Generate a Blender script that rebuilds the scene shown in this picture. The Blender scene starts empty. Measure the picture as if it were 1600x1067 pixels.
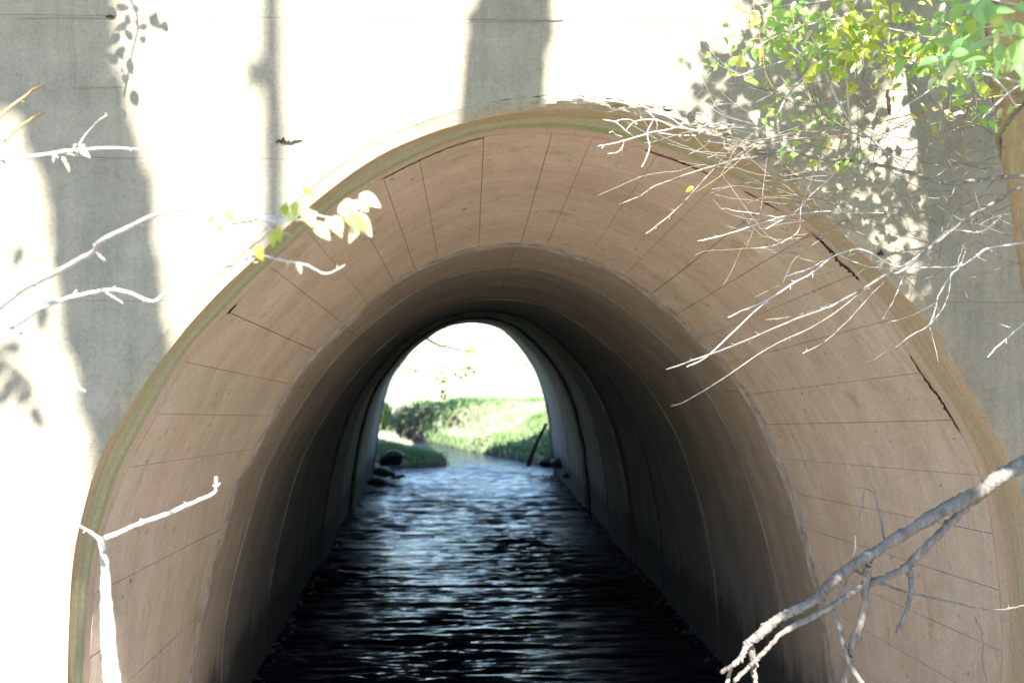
import bpy, math, random
from mathutils import Vector, Matrix, noise
from bisect import bisect
random.seed(7)
R = random.random
def U(a, b): return a + (b - a) * random.random()

# ------------------------------------------------------------------ camera, light, exposure
scene = bpy.context.scene
COL = scene.collection
D0, EYE = 4.26, 2.17
cam_d = bpy.data.cameras.new('camera'); cam = bpy.data.objects.new('camera', cam_d); COL.objects.link(cam)
cam.location = (0, -D0, EYE)
yaw, pitch = math.atan(83 / 2000), math.atan(26.5 / 2000)
cam.rotation_euler = (math.pi / 2 + pitch, 0, -yaw)
cam_d.sensor_width = 36; cam_d.lens = 45; cam_d.clip_start = .05; cam_d.clip_end = 2000
cam_d.dof.use_dof = True; cam_d.dof.focus_distance = 4.35; cam_d.dof.aperture_fstop = 4.0
scene.camera = cam
SUN = Vector((.17, -1.12, 1.0)).normalized()           # towards the sun
w = bpy.data.worlds.new('World'); scene.world = w; w.use_nodes = True
nt = w.node_tree; bg = nt.nodes['Background']
sky = nt.nodes.new('ShaderNodeTexSky'); sky.sky_type = 'NISHITA'; sky.sun_disc = False
sky.sun_elevation = math.asin(SUN.z); sky.sun_rotation = math.atan2(SUN.x, SUN.y)
sky.air_density = 1.0; sky.dust_density = .1; sky.ozone_density = 3.5
nt.links.new(sky.outputs[0], bg.inputs[0]); bg.inputs[1].default_value = .10
sl = bpy.data.lights.new('sun', 'SUN'); sl.energy = 4.6; sl.angle = math.radians(.53); sl.color = (1, .955, .88)
so = bpy.data.objects.new('sun', sl); COL.objects.link(so)
so.rotation_euler = (-SUN).to_track_quat('-Z', 'Y').to_euler(); so.location = (2, -12, 14)
scene.view_settings.view_transform = 'Standard'; scene.view_settings.look = 'None'
scene.view_settings.gamma = 1; scene.view_settings.use_curve_mapping = False
scene.view_settings.exposure = 2.3
scene.cycles.use_denoising = True
scene.cycles.max_bounces = 10; scene.cycles.diffuse_bounces = 6; scene.cycles.sample_clamp_indirect = 6

CM = cam.rotation_euler.to_matrix()
def P(px, py, D):
    """point where the sight line through photo pixel px,py meets the plane D metres ahead along the culvert"""
    d = CM @ Vector(((px - 800) / 2000, (533.5 - py) / 2000, -1))
    return Vector((0, -D0, EYE)) + d * (D / d.y)
def S(px, py, t):
    """point t metres sunward of the wall point seen at px,py"""
    return P(px, py, D0) + SUN * t
CMI = CM.transposed()
def to_px(p):
    q = CMI @ (Vector(p) - Vector((0, -D0, EYE)))
    if q.z > -.05: return (-9999, -9999)
    return (800 + 2000 * q.x / -q.z, 533.5 - 2000 * q.y / -q.z)

# ------------------------------------------------------------------ object helpers
class MB:
    def __init__(s): s.v = []; s.f = []; s.uv = []; s.m = []
    def add(s, vs, fs, uvs=None, mi=0):
        n = len(s.v); s.v.extend([tuple(v) for v in vs]); s.f.extend([tuple(i + n for i in f) for f in fs])
        s.uv.extend(uvs if uvs else [(0, 0)] * len(vs)); s.m.extend([mi] * len(fs))
    def grid(s, rows, uvs=None, mi=0, close=False):
        nr, nc = len(rows), len(rows[0])
        vs = [p for r in rows for p in r]; fs = []
        for i in range(nr - 1):
            for j in range(nc - 1 + (1 if close else 0)):
                k = (j + 1) % nc
                fs.append((i * nc + j, i * nc + k, (i + 1) * nc + k, (i + 1) * nc + j))
        s.add(vs, fs, [u for r in uvs for u in r] if uvs else None, mi)
    def tube(s, pts, rad, n=6, mi=0, wob=0.0):
        pts = [Vector(p) for p in pts]; rows = []; up = Vector((.3, .2, 1)); L = 0; uvs = []
        for i, p in enumerate(pts):
            t = (pts[min(i + 1, len(pts) - 1)] - pts[max(i - 1, 0)]).normalized()
            a = t.cross(up); a = a.normalized() if a.length > 1e-4 else t.cross(Vector((1, 0, 0))).normalized()
            b = t.cross(a); r = rad[i] if not isinstance(rad, (int, float)) else rad
            if i: L += (p - pts[i - 1]).length
            row = []
            for k in range(n):
                an = 2 * math.pi * k / n
                rr = r * (1 + wob * noise.noise(p * 9 + a * math.cos(an) * 2 + b * math.sin(an) * 2))
                row.append(p + (a * math.cos(an) + b * math.sin(an)) * rr)
            rows.append(row); uvs.append([(k / n, L) for k in range(n)])
        s.grid(rows, uvs, mi, close=True)
        s.add(rows[0], [tuple(range(n))], mi=mi); s.add(rows[-1], [tuple(reversed(range(n)))], mi=mi)
    def mesh(s, name, mats, smooth=True, sharp=None):
        me = bpy.data.meshes.new(name); me.from_pydata(s.v, [], s.f)
        ul = me.uv_layers.new(name='UVMap')
        li = [0] * len(me.loops); me.loops.foreach_get('vertex_index', li)
        flat = []
        for i in li: flat.extend(s.uv[i])
        ul.data.foreach_set('uv', flat)
        for m in (mats if isinstance(mats, (list, tuple)) else [mats]): me.materials.append(m)
        if any(s.m): me.polygons.foreach_set('material_index', s.m)
        me.polygons.foreach_set('use_smooth', [smooth] * len(me.polygons))
        me.validate(); me.update()
        if sharp and smooth: me.set_sharp_from_angle(angle=math.radians(sharp))
        return me
    def build(s, name, mats, parent=None, smooth=True, sharp=None):
        return link(name, s.mesh(name, mats, smooth, sharp), parent)
def link(name, me, parent=None, loc=None):
    o = bpy.data.objects.new(name, me); COL.objects.link(o)
    if parent: o.parent = parent; o.matrix_parent_inverse = parent.matrix_basis.inverted()
    return o
def tag(o, label=None, cat=None, group=None, kind=None):
    if label: o['label'] = label
    if cat: o['category'] = cat
    if group: o['group'] = group
    if kind: o['kind'] = kind
    return o
def empty(name, loc, label=None, cat=None, group=None, kind=None):
    o = bpy.data.objects.new(name, None); COL.objects.link(o); o.location = loc; o.empty_display_size = .1
    o.matrix_basis = Matrix.Translation(loc)
    return tag(o, label, cat, group, kind)
def cat_rom(pts, k=4):
    pts = [Vector(p) for p in pts]
    if len(pts) < 3: return [pts[0].lerp(pts[-1], i / k) for i in range(k + 1)]
    out = []
    for i in range(len(pts) - 1):
        p0, p1, p2, p3 = pts[max(i - 1, 0)], pts[i], pts[i + 1], pts[min(i + 2, len(pts) - 1)]
        for j in range(k):
            t = j / k
            out.append(.5 * ((2 * p1) + (p2 - p0) * t + (2 * p0 - 5 * p1 + 4 * p2 - p3) * t * t + (3 * p1 - p0 - 3 * p2 + p3) * t ** 3))
    out.append(pts[-1]); return out

# ------------------------------------------------------------------ materials
def mat(name, rough=.9, spec=.25):
    m = bpy.data.materials.new(name); m.use_nodes = True; n = m.node_tree
    b = n.nodes['Principled BSDF']; b.inputs['Roughness'].default_value = rough
    b.inputs['Specular IOR Level'].default_value = spec
    return m, n, b
def N(n, t, **kw):
    x = n.nodes.new(t)
    for k, v in kw.items():
        if hasattr(x, k): setattr(x, k, v)
        else: x.inputs[k].default_value = v
    return x
def coords(n, kind='Object', scale=(1, 1, 1)):
    tc = N(n, 'ShaderNodeTexCoord'); mp = N(n, 'ShaderNodeMapping'); mp.inputs['Scale'].default_value = scale
    n.links.new(tc.outputs[kind], mp.inputs[0]); return mp.outputs[0]
def geo(n, scale=(1, 1, 1)):
    tc = N(n, 'ShaderNodeNewGeometry'); mp = N(n, 'ShaderNodeMapping'); mp.inputs['Scale'].default_value = scale
    n.links.new(tc.outputs['Position'], mp.inputs[0]); return mp.outputs[0]
def tex(n, vec, scale, detail=6, rough=.6, dist=0):
    t = N(n, 'ShaderNodeTexNoise'); t.inputs['Scale'].default_value = scale; t.inputs['Detail'].default_value = detail
    t.inputs['Roughness'].default_value = rough; t.inputs['Distortion'].default_value = dist
    n.links.new(vec, t.inputs['Vector']); return t.outputs['Fac']
def ramp(n, fac, stops):
    r = N(n, 'ShaderNodeValToRGB'); e = r.color_ramp.elements
    while len(e) < len(stops): e.new(.5)
    for i, (p, c) in enumerate(stops):
        e[i].position = p; e[i].color = (*c, 1) if len(c) == 3 else c
    n.links.new(fac, r.inputs[0]); return r.outputs[0]
def mix(n, fac, a, b, mode='MIX'):
    m = N(n, 'ShaderNodeMix'); m.data_type = 'RGBA'; m.blend_type = mode
    for sock, v in ((m.inputs[0], fac), (m.inputs[6], a), (m.inputs[7], b)):
        if isinstance(v, (int, float)): sock.default_value = v
        elif isinstance(v, tuple): sock.default_value = (*v, 1)
        else: n.links.new(v, sock)
    return m.outputs[2]
def bump(n, b, h, strength=.3, dist=.01, prev=None):
    x = N(n, 'ShaderNodeBump'); x.inputs['Strength'].default_value = strength; x.inputs['Distance'].default_value = dist
    n.links.new(h, x.inputs['Height'])
    if prev: n.links.new(prev, x.inputs['Normal'])
    n.links.new(x.outputs[0], b.inputs['Normal']); return x.outputs[0]
G1 = lambda v: (v, v, v)

def m_facade():
    m, n, b = mat('weathered_concrete')
    p = geo(n)
    base = ramp(n, tex(n, p, 2.2, 8, .65), [(.3, (.235, .21, .155)), (.5, (.295, .268, .205)), (.72, (.35, .325, .26))])
    streak = tex(n, geo(n, (9, 1, .7)), 3, 5, .6)
    c0 = ramp(n, tex(n, geo(n), 1.1, 6, .7), [(.42, G1(0)), (.66, G1(.65))]); base = mix(n, c0, base, (.28, .225, .155))
    c = mix(n, ramp(n, streak, [(.45, G1(0)), (.75, G1(.5))]), base, (.16, .155, .115))
    fine = tex(n, p, 75, 5, .75)
    c = mix(n, .4, c, ramp(n, fine, [(.3, G1(.3)), (.7, G1(.7))]), 'OVERLAY')
    c = mix(n, .5, c, ramp(n, tex(n, p, 7, 6, .7), [(.3, G1(.36)), (.7, G1(.66))]), 'OVERLAY')
    # scattered dark pits
    vo = N(n, 'ShaderNodeTexVoronoi'); vo.inputs['Scale'].default_value = 26; n.links.new(p, vo.inputs['Vector'])
    pit = ramp(n, vo.outputs['Distance'], [(.04, G1(1)), (.09, G1(0))])
    pm = mix(n, 1.0, pit, ramp(n, tex(n, p, 4, 3), [(.52, G1(0)), (.6, G1(1))]), 'MULTIPLY')
    c = mix(n, pm, c, (.13, .12, .10))
    n.links.new(c, b.inputs['Base Color'])
    x = bump(n, b, tex(n, p, 60, 6, .8), .2, .004)
    x = bump(n, b, tex(n, geo(n, (1, 1, 9)), 5, 6, .6), .35, .01, x)
    bump(n, b, pm, -.5, .006, x)
    return m
def m_lining(name, cols, stain, algae=.0, streakcol=(.22, .17, .12), tint=(.42, .27, .20)):
    m, n, b = mat(name, .82, .3)
    uv = coords(n, 'UV')
    p = geo(n)
    base = ramp(n, tex(n, coords(n, 'UV', (.7, 2.0, 1)), 1.6, 7, .6), [(.3, cols[0]), (.5, cols[1]), (.7, cols[2])])
    base = mix(n, ramp(n, tex(n, coords(n, 'UV', (2, 14, 1)), 1.6, 6, .65), [(.45, G1(0)), (.7, G1(stain))]), base, streakcol)
    base = mix(n, ramp(n, tex(n, coords(n, 'UV', (1.2, 3, 1)), 2.3, 6, .65, .6), [(.58, G1(0)), (.7, G1(algae))]), base, (.24, .22, .09))
    base = mix(n, ramp(n, tex(n, coords(n, 'UV', (3, 22, 1)), 1.1, 6, .7), [(.60, G1(0)), (.75, G1(.45))]), base, (.55, .50, .43))
    base = mix(n, ramp(n, tex(n, p, 1.7, 5, .6), [(.45, G1(0)), (.7, G1(.5))]), base, tint)
    base = mix(n, .5, base, ramp(n, tex(n, p, 7, 6, .75), [(.3, G1(.4)), (.7, G1(.6))]), 'OVERLAY')
    base = mix(n, .4, base, ramp(n, tex(n, p, 60, 5, .75), [(.3, G1(.32)), (.7, G1(.68))]), 'OVERLAY')
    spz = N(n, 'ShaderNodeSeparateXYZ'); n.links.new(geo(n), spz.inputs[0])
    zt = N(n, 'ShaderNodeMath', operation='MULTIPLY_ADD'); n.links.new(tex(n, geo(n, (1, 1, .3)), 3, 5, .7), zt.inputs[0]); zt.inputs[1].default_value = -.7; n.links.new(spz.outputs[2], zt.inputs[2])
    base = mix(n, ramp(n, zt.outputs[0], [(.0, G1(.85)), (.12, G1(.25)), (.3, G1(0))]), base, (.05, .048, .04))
    spot = ramp(n, tex(n, p, 22, 2, .5), [(.70, G1(0)), (.76, G1(.8))])
    base = mix(n, spot, base, (.14, .11, .09))
    n.links.new(base, b.inputs['Base Color'])
    x = bump(n, b, tex(n, coords(n, 'UV', (2, 9, 1)), 5, 6, .65), .25, .01)
    bump(n, b, tex(n, p, 70, 5, .75), .25, .004, x)
    return m
def m_rim():
    m, n, b = mat('stained_rim_concrete', .85, .25)
    tc = N(n, 'ShaderNodeTexCoord'); sp = N(n, 'ShaderNodeSeparateXYZ'); n.links.new(tc.outputs['UV'], sp.inputs[0])
    wob = tex(n, coords(n, 'UV', (.8, 3, 1)), 1.5, 5)
    ad = N(n, 'ShaderNodeMath', operation='MULTIPLY_ADD'); n.links.new(wob, ad.inputs[0]); ad.inputs[1].default_value = .22; n.links.new(sp.outputs[1], ad.inputs[2])
    k = N(n, 'ShaderNodeMath', operation='MULTIPLY'); n.links.new(ad.outputs[0], k.inputs[0]); k.inputs[1].default_value = 1 / .55
    cr = ramp(n, k.outputs[0], [(.10, (.45, .37, .25)), (.40, (.40, .31, .20)), (.52, (.33, .30, .19)), (.66, (.36, .29, .19)), (.82, (.47, .37, .28))])
    cl = ramp(n, k.outputs[0], [(.10, (.38, .29, .17)), (.34, (.34, .27, .16)), (.44, (.27, .31, .18)), (.60, (.36, .35, .26)), (.70, (.20, .29, .12)), (.80, (.45, .35, .30))])
    lf = N(n, 'ShaderNodeMapRange'); n.links.new(sp.outputs[0], lf.inputs[0]); lf.inputs[1].default_value = 3.6; lf.inputs[2].default_value = 5.2
    c = mix(n, lf.outputs[0], cr, cl)
    c = mix(n, ramp(n, tex(n, coords(n, 'UV', (1.5, 30, 1)), 1.3, 6, .7), [(.45, G1(0)), (.7, G1(.5))]), c, (.47, .43, .35))
    c = mix(n, ramp(n, tex(n, coords(n, 'UV', (1, 22, 1)), 2.1, 6, .7), [(.5, G1(0)), (.7, G1(.45))]), c, (.25, .19, .10))
    c = mix(n, .5, c, ramp(n, tex(n, geo(n), 60, 5, .75), [(.3, G1(.3)), (.7, G1(.7))]), 'OVERLAY')
    n.links.new(c, b.inputs['Base Color'])
    x = bump(n, b, tex(n, coords(n, 'UV', (1.5, 20, 1)), 2, 6, .7), .4, .012)
    bump(n, b, tex(n, geo(n), 60, 5, .75), .3, .005, x)
    return m
def m_simple(name, stops, scale=5, bscale=30, bs=.4, rough=.9, bd=.01, stretch=(1, 1, 1), detail=6):
    m, n, b = mat(name, rough)
    n.links.new(ramp(n, tex(n, geo(n, stretch), scale, detail, .65), stops), b.inputs['Base Color'])
    bump(n, b, tex(n, geo(n, stretch), bscale, 6, .7), bs, bd); return m
def m_leaf(name, c1, c2, trans=.45):
    m, n, b = mat(name, .42, .45)
    oi = N(n, 'ShaderNodeObjectInfo')
    g = tex(n, geo(n), 22, 2)
    sm = N(n, 'ShaderNodeMath', operation='ADD'); n.links.new(g, sm.inputs[0]); n.links.new(oi.outputs['Random'], sm.inputs[1])
    hv = N(n, 'ShaderNodeMath', operation='MULTIPLY'); n.links.new(sm.outputs[0], hv.inputs[0]); hv.inputs[1].default_value = .5
    c = ramp(n, hv.outputs[0], [(.25, c1), (.75, c2)])
    n.links.new(c, b.inputs['Base Color'])
    tr = N(n, 'ShaderNodeBsdfTranslucent'); n.links.new(mix(n, .6, c, (.5, .65, .12)), tr.inputs[0])
    ms = N(n, 'ShaderNodeMixShader'); ms.inputs[0].default_value = trans
    n.links.new(b.outputs[0], ms.inputs[1]); n.links.new(tr.outputs[0], ms.inputs[2])
    n.links.new(ms.outputs[0], n.nodes['Material Output'].inputs[0]); return m
def m_bark(name, a, c, z):
    m, n, b = mat(name, .85)
    col = ramp(n, tex(n, geo(n, (1, 1, .35)), 40, 6, .7), [(.3, a), (.55, c), (.75, z)])
    n.links.new(col, b.inputs['Base Color']); bump(n, b, tex(n, geo(n, (1, 1, .5)), 60, 6, .75), .9, .012); return m

FAC = m_facade()
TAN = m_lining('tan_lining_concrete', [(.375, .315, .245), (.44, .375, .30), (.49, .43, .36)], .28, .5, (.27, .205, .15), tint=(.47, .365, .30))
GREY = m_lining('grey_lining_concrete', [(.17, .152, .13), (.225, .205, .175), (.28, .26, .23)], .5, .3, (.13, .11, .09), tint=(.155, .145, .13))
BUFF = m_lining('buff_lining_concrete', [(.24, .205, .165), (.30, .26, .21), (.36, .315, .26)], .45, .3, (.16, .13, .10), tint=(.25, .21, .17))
DARK = m_lining('dark_lining_concrete', [(.11, .11, .108), (.16, .16, .158), (.22, .22, .21)], .5, .1, (.07, .07, .07), tint=(.12, .12, .125))  # darkest lining tone, for the first rings past the panels
EXITLIT = m_lining('exit_lit_lining_concrete', [(.34, .35, .37), (.50, .51, .53), (.60, .61, .63)], .6, .15, (.10, .10, .10), tint=(.36, .37, .39))  # daylight from the exit painted in as paler, bluer concrete on the last rings
JOINTBLK = m_simple('near_black_joint', [(.3, (.03, .03, .028)), (.6, (.07, .068, .062))], 9)  # near-black bands just before each deep ring joint
LIPM = m_simple('lime_stained_mortar', [(.35, (.28, .255, .22)), (.5, (.40, .37, .33)), (.65, (.52, .49, .44))], 16, 45, .9, bd=.02)
RIM = m_rim()
MORT = m_simple('mortar', [(.35, (.20, .18, .145)), (.5, (.29, .27, .23)), (.65, (.38, .36, .32))], 14, 45, .9, bd=.02)
CRACK = m_simple('crack_dirt', [(.3, (.018, .014, .011)), (.7, (.05, .04, .03))], 20)
JOINT = m_simple('joint_dirt', [(.35, (.22, .18, .14)), (.5, (.40, .34, .27)), (.65, (.50, .43, .35))], 9)
SAND = m_simple('river_sand', [(.3, (.38, .31, .24)), (.5, (.47, .39, .31)), (.7, (.55, .47, .39))], 3, 60, .5)
EARTH = m_simple('bank_earth', [(.3, (.09, .06, .045)), (.5, (.17, .12, .09)), (.7, (.26, .18, .14))], 3, 12, .8, bd=.05)
TURF = m_simple('meadow_soil', [(.3, (.10, .12, .05)), (.5, (.17, .19, .08)), (.7, (.27, .26, .14))], 1.2, 14, .6, bd=.03)
STONE = m_simple('wet_stone', [(.3, (.03, .028, .026)), (.5, (.06, .056, .05)), (.7, (.11, .10, .09))], 8, 30, .7, .45)
TWIG = m_bark('pale_twig_bark', (.40, .36, .33), (.56, .53, .50), (.68, .65, .62))
BRANCH = m_bark('grey_branch_bark', (.13, .115, .095), (.25, .225, .195), (.42, .385, .34))
BROWNTWIG = m_bark('brown_twig_bark', (.28, .17, .08), (.38, .26, .13), (.48, .36, .20))
TRUNKM = m_bark('tan_trunk_bark', (.36, .26, .15), (.45, .34, .20), (.52, .42, .27))
DKBARK = m_bark('dark_bark', (.06, .05, .04), (.11, .09, .07), (.17, .14, .11))
LG = m_leaf('green_leaf', (.16, .34, .07), (.30, .48, .13))
LY = m_leaf('yellowing_leaf', (.34, .42, .06), (.54, .52, .10))
LB = m_leaf('bluish_green_leaf', (.13, .30, .10), (.25, .44, .17), .4)
LP = m_leaf('sunlit_pale_leaf', (.60, .60, .30), (.72, .68, .45), .35)  # blown-out sunlit leaves: brightness put into a near-white leaf colour
LD = m_leaf('deep_green_leaf', (.05, .10, .02), (.10, .17, .04), .4)

def m_water():
    m, n, b = mat('rippled_water', .04, .5)
    b.inputs['Base Color'].default_value = (.004, .006, .011, 1); b.inputs['Specular Tint'].default_value = (.42, .56, 1, 1); b.inputs['IOR'].default_value = 1.33  # blue of the sky reflection put into the specular tint
    x = bump(n, b, tex(n, geo(n, (4, 14, 1)), 3.0, 4, .6), .6, .02)
    bump(n, b, tex(n, geo(n, (9, 22, 1)), 6.0, 3, .6), .5, .008, x)
    return m
WATER = m_water()

# ------------------------------------------------------------------ culvert cross-sections (x,z) at each depth
TH = [math.radians(-58 + 296 * i / 180) for i in range(181)]      # -58 .. 238 deg, 181 samples (right side first)
ZC = 1.25
def section(px, D, lowL, lowR, cx):
    pts = [P(a, b, D) for a, b in px]
    pts = [(p.x, p.z) for p in pts]                                # left low -> apex -> right low
    pts = [(q, z) for q, z in lowL] + pts + [(q, z) for q, z in lowR]
    pol = sorted((math.atan2(z - ZC, x - cx) if not (math.atan2(z - ZC, x - cx) < -math.pi / 2) else math.atan2(z - ZC, x - cx) + 2 * math.pi,
                  math.hypot(x - cx, z - ZC)) for x, z in pts)
    ang = [a for a, r in pol]; rr = []
    for t in TH:
        i = min(max(bisect(ang, t), 1), len(ang) - 1)
        f = (t - ang[i - 1]) / (ang[i] - ang[i - 1] + 1e-9); f = min(max(f, 0), 1)
        rr.append(pol[i - 1][1] * (1 - f) + pol[i][1] * f)
    for _ in range(3):
        rr = [rr[0]] + [(rr[i - 1] + 2 * rr[i] + rr[i + 1]) / 4 for i in range(1, len(rr) - 1)] + [rr[-1]]
    return [(cx + r * math.cos(t), ZC + r * math.sin(t)) for r, t in zip(rr, TH)]
DB, DC, D1, D15, D2 = 4.26, 4.66, 6.55, 7.4, 9.2
DJ = [11.8, 13.8, 15.8, 18.4, 20.8, 24.7]
pxB = [(105, 1067), (107, 960), (113, 865), (128, 800), (147, 730), (165, 695), (200, 636), (233, 586), (267, 539), (317, 483), (347, 449), (393, 411), (450, 350), (492, 315), (533, 282), (596, 239), (666, 210), (723, 190), (766, 179), (850, 169), (916, 169), (1000, 181), (1066, 200), (1109, 217), (1149, 240), (1219, 273), (1266, 305), (1306, 354), (1360, 406), (1406, 453), (1456, 503), (1490, 563), (1530, 630), (1566, 690), (1586, 730), (1606, 800), (1622, 900), (1628, 1067)]
pxC = [(140, 1067), (146, 960), (152, 890), (163, 830), (183, 770), (213, 709), (253, 639), (300, 549), (367, 479), (427, 413), (483, 362), (540, 315), (600, 278), (665, 246), (720, 222), (760, 213), (855, 208), (930, 217), (1000, 232), (1060, 250), (1128, 282), (1200, 318), (1273, 366), (1343, 436), (1419, 553), (1499, 673), (1520, 712), (1545, 800), (1558, 900), (1562, 1067)]
px1 = [(300, 1067), (307, 1012), (320, 945), (337, 879), (358, 812), (370, 762), (397, 712), (419, 670), (437, 639), (452, 614), (475, 581), (505, 545), (550, 502), (587, 470), (625, 440), (680, 411), (740, 392), (820, 385), (866, 393), (906, 406), (956, 426), (1006, 459), (1066, 508), (1116, 556), (1156, 609), (1189, 666), (1212, 721), (1227, 760), (1242, 801), (1251, 840), (1266, 887), (1274, 925), (1291, 1031), (1295, 1067)]
px2 = [(410, 1042), (416, 978), (416, 959), (425, 904), (437, 840), (445, 809), (456, 767), (469, 726), (490, 681), (514, 642), (535, 612), (554, 586), (587, 551), (621, 522), (659, 498), (700, 481), (775, 468), (820, 471), (850, 479), (887, 496), (925, 522), (962, 552), (1000, 590), (1030, 634), (1064, 698), (1080, 742), (1094, 790), (1105, 838), (1115, 900), (1119, 946), (1121, 1028)]
pxF = [(588, 735), (592, 706), (595, 677), (599, 650), (606, 620), (616, 590), (634, 566), (670, 532), (700, 514), (737, 508), (762, 511), (782, 518), (797, 532), (814, 552), (831, 577), (842, 605), (850, 639), (855, 680), (858, 706), (861, 735)]
def low(px, D, dx=.0):
    a = P(*px[0], D); b = P(*px[-1], D)
    zs = [z for z in (.7, .35, 0, -.5, -1.2, -2.0)]
    L = [(a.x + dx * (a.z - z), z) for z in zs if z < a.z - .05][::-1]; Rr = [(b.x - dx * (b.z - z), z) for z in zs if z < b.z - .05]
    return L, Rr
def mk(px, D, cx, dx=.03):
    L, Rr = low(px, D, dx); return section(px, D, L, Rr, cx)
sB, sC = mk(pxB, DB, .30, 0), mk(pxC, DC, .29, .01)
s1, s2, sF = mk(px1, D1, .27), mk(px2, D2, .24), mk(pxF, DJ[-1], .12)
def lerp_s(a, b, f): return [(p[0] * (1 - f) + q[0] * f, p[1] * (1 - f) + q[1] * f) for p, q in zip(a, b)]
KEYS = [(DB, sB), (DC, sC), (D1, s1), (D2, s2), (DJ[-1], sF)]
def sec_at(D):
    for (da, a), (db, b) in zip(KEYS, KEYS[1:]):
        if D <= db + 1e-6: return lerp_s(a, b, (D - da) / (db - da))
    return sF
def offset(sec, d):
    out = []
    for i, (x, z) in enumerate(sec):
        a, b = sec[max(i - 1, 0)], sec[min(i + 1, len(sec) - 1)]
        tx, tz = b[0] - a[0], b[1] - a[1]; l = math.hypot(tx, tz) + 1e-9
        out.append((x + tz / l * d, z - tx / l * d))               # outward (sweep runs right -> top -> left)
    return out
def arclen(sec):
    L = [0]
    for a, b in zip(sec, sec[1:]): L.append(L[-1] + math.hypot(b[0] - a[0], b[1] - a[1]))
    return L
def at_len(sec, L, s):
    i = min(max(bisect(L, s), 1), len(L) - 1); f = (s - L[i - 1]) / (L[i] - L[i - 1] + 1e-9)
    return (sec[i - 1][0] * (1 - f) + sec[i][0] * f, sec[i - 1][1] * (1 - f) + sec[i][1] * f)
def at_f(sec, q):                                                  # q = float sample index
    i = min(int(q), len(sec) - 2); f = q - i
    return (sec[i][0] * (1 - f) + sec[i + 1][0] * f, sec[i][1] * (1 - f) + sec[i + 1][1] * f)

# ------------------------------------------------------------------ the culvert barrel
barrel = empty('culvert_barrel', (.3, 0, 0), 'long horseshoe-shaped concrete culvert barrel with tan front lining and dark rings inside', 'culvert')
def shell(name, Da, Db, thick, m, parent, off=0.0, steps=4, rough=0.0, seed=0, jag=0):
    """one closed ring of lining between two depths"""
    mb = MB(); rin, rout, uv = [], [], []
    for k in range(steps + 1):
        D = Da + (Db - Da) * k / steps; s = sec_at(D); La = arclen(s)
        si, sx = offset(s, off), offset(s, off + thick)
        if rough:
            si = [(x + rough * noise.noise(Vector((x * 6, D * 9, z * 6 + seed))), z + rough * noise.noise(Vector((x * 6 + 7, D * 9, z * 6 + seed)))) for x, z in si]
        dd = [jag * noise.noise(Vector((i * .35, k * 3.1 + seed, 5))) if jag and k in (0, steps) else 0 for i in range(len(s))]
        rin.append([Vector((x, D - D0 + e, z)) for (x, z), e in zip(si, dd)]); rout.append([Vector((x, D - D0, z)) for x, z in sx])
        uv.append([(l, D - D0) for l in La])
    mb.grid(rin, uv); mb.grid([r[:] for r in rout][::-1], uv)
    mb.grid([rout[0], rin[0]], [uv[0], uv[0]]); mb.grid([rin[-1], rout[-1]], [uv[-1], uv[-1]])
    return mb.build(name, m, parent, sharp=40)
shell('entrance_rim', DB + .018, DC - .006, .3, RIM, barrel, 0, 6, .004)
shell('backing_shell', DC - .02, D2 + .02, .22, JOINT, barrel, .009, 10)
# index positions of the board joints, by arc length round the ring, so joints fall as in the photo
LC = arclen(sC)
def idx_of(sec, L, pxx, D):                                        # index on the ring whose image x is pxx (upper half)
    best = min(range(25, 156), key=lambda i: abs(to_px((sec[i][0], D - D0, sec[i][1]))[0] - pxx)); return best
apex = idx_of(sC, LC, 855, DC)
marks = []
for pxx in (427, 480, 540, 600, 665, 760, 855, 933, 1036, 1128, 1200, 1273):
    marks.append(float(idx_of(sC, LC, pxx, DC)))
marks.sort()                                                       # ascending index: right -> left
def step_down(i0, sgn, n, ds):
    out, i = [], i0
    for _ in range(n):
        s = LC[int(i)] + (i - int(i)) * (LC[min(int(i) + 1, 180)] - LC[int(i)]) + sgn * ds * U(.92, 1.08)
        j = min(max(bisect(LC, s), 1), 180); i = j - 1 + (s - LC[j - 1]) / (LC[j] - LC[j - 1]); 
        if i <= 6 or i >= 174: break
        out.append(i)
    return out
marks = sorted(step_down(marks[0], -1, 12, .225) + marks + step_down(marks[-1], 1, 12, .225))
marks = [1.0] + marks + [179.0]
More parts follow.
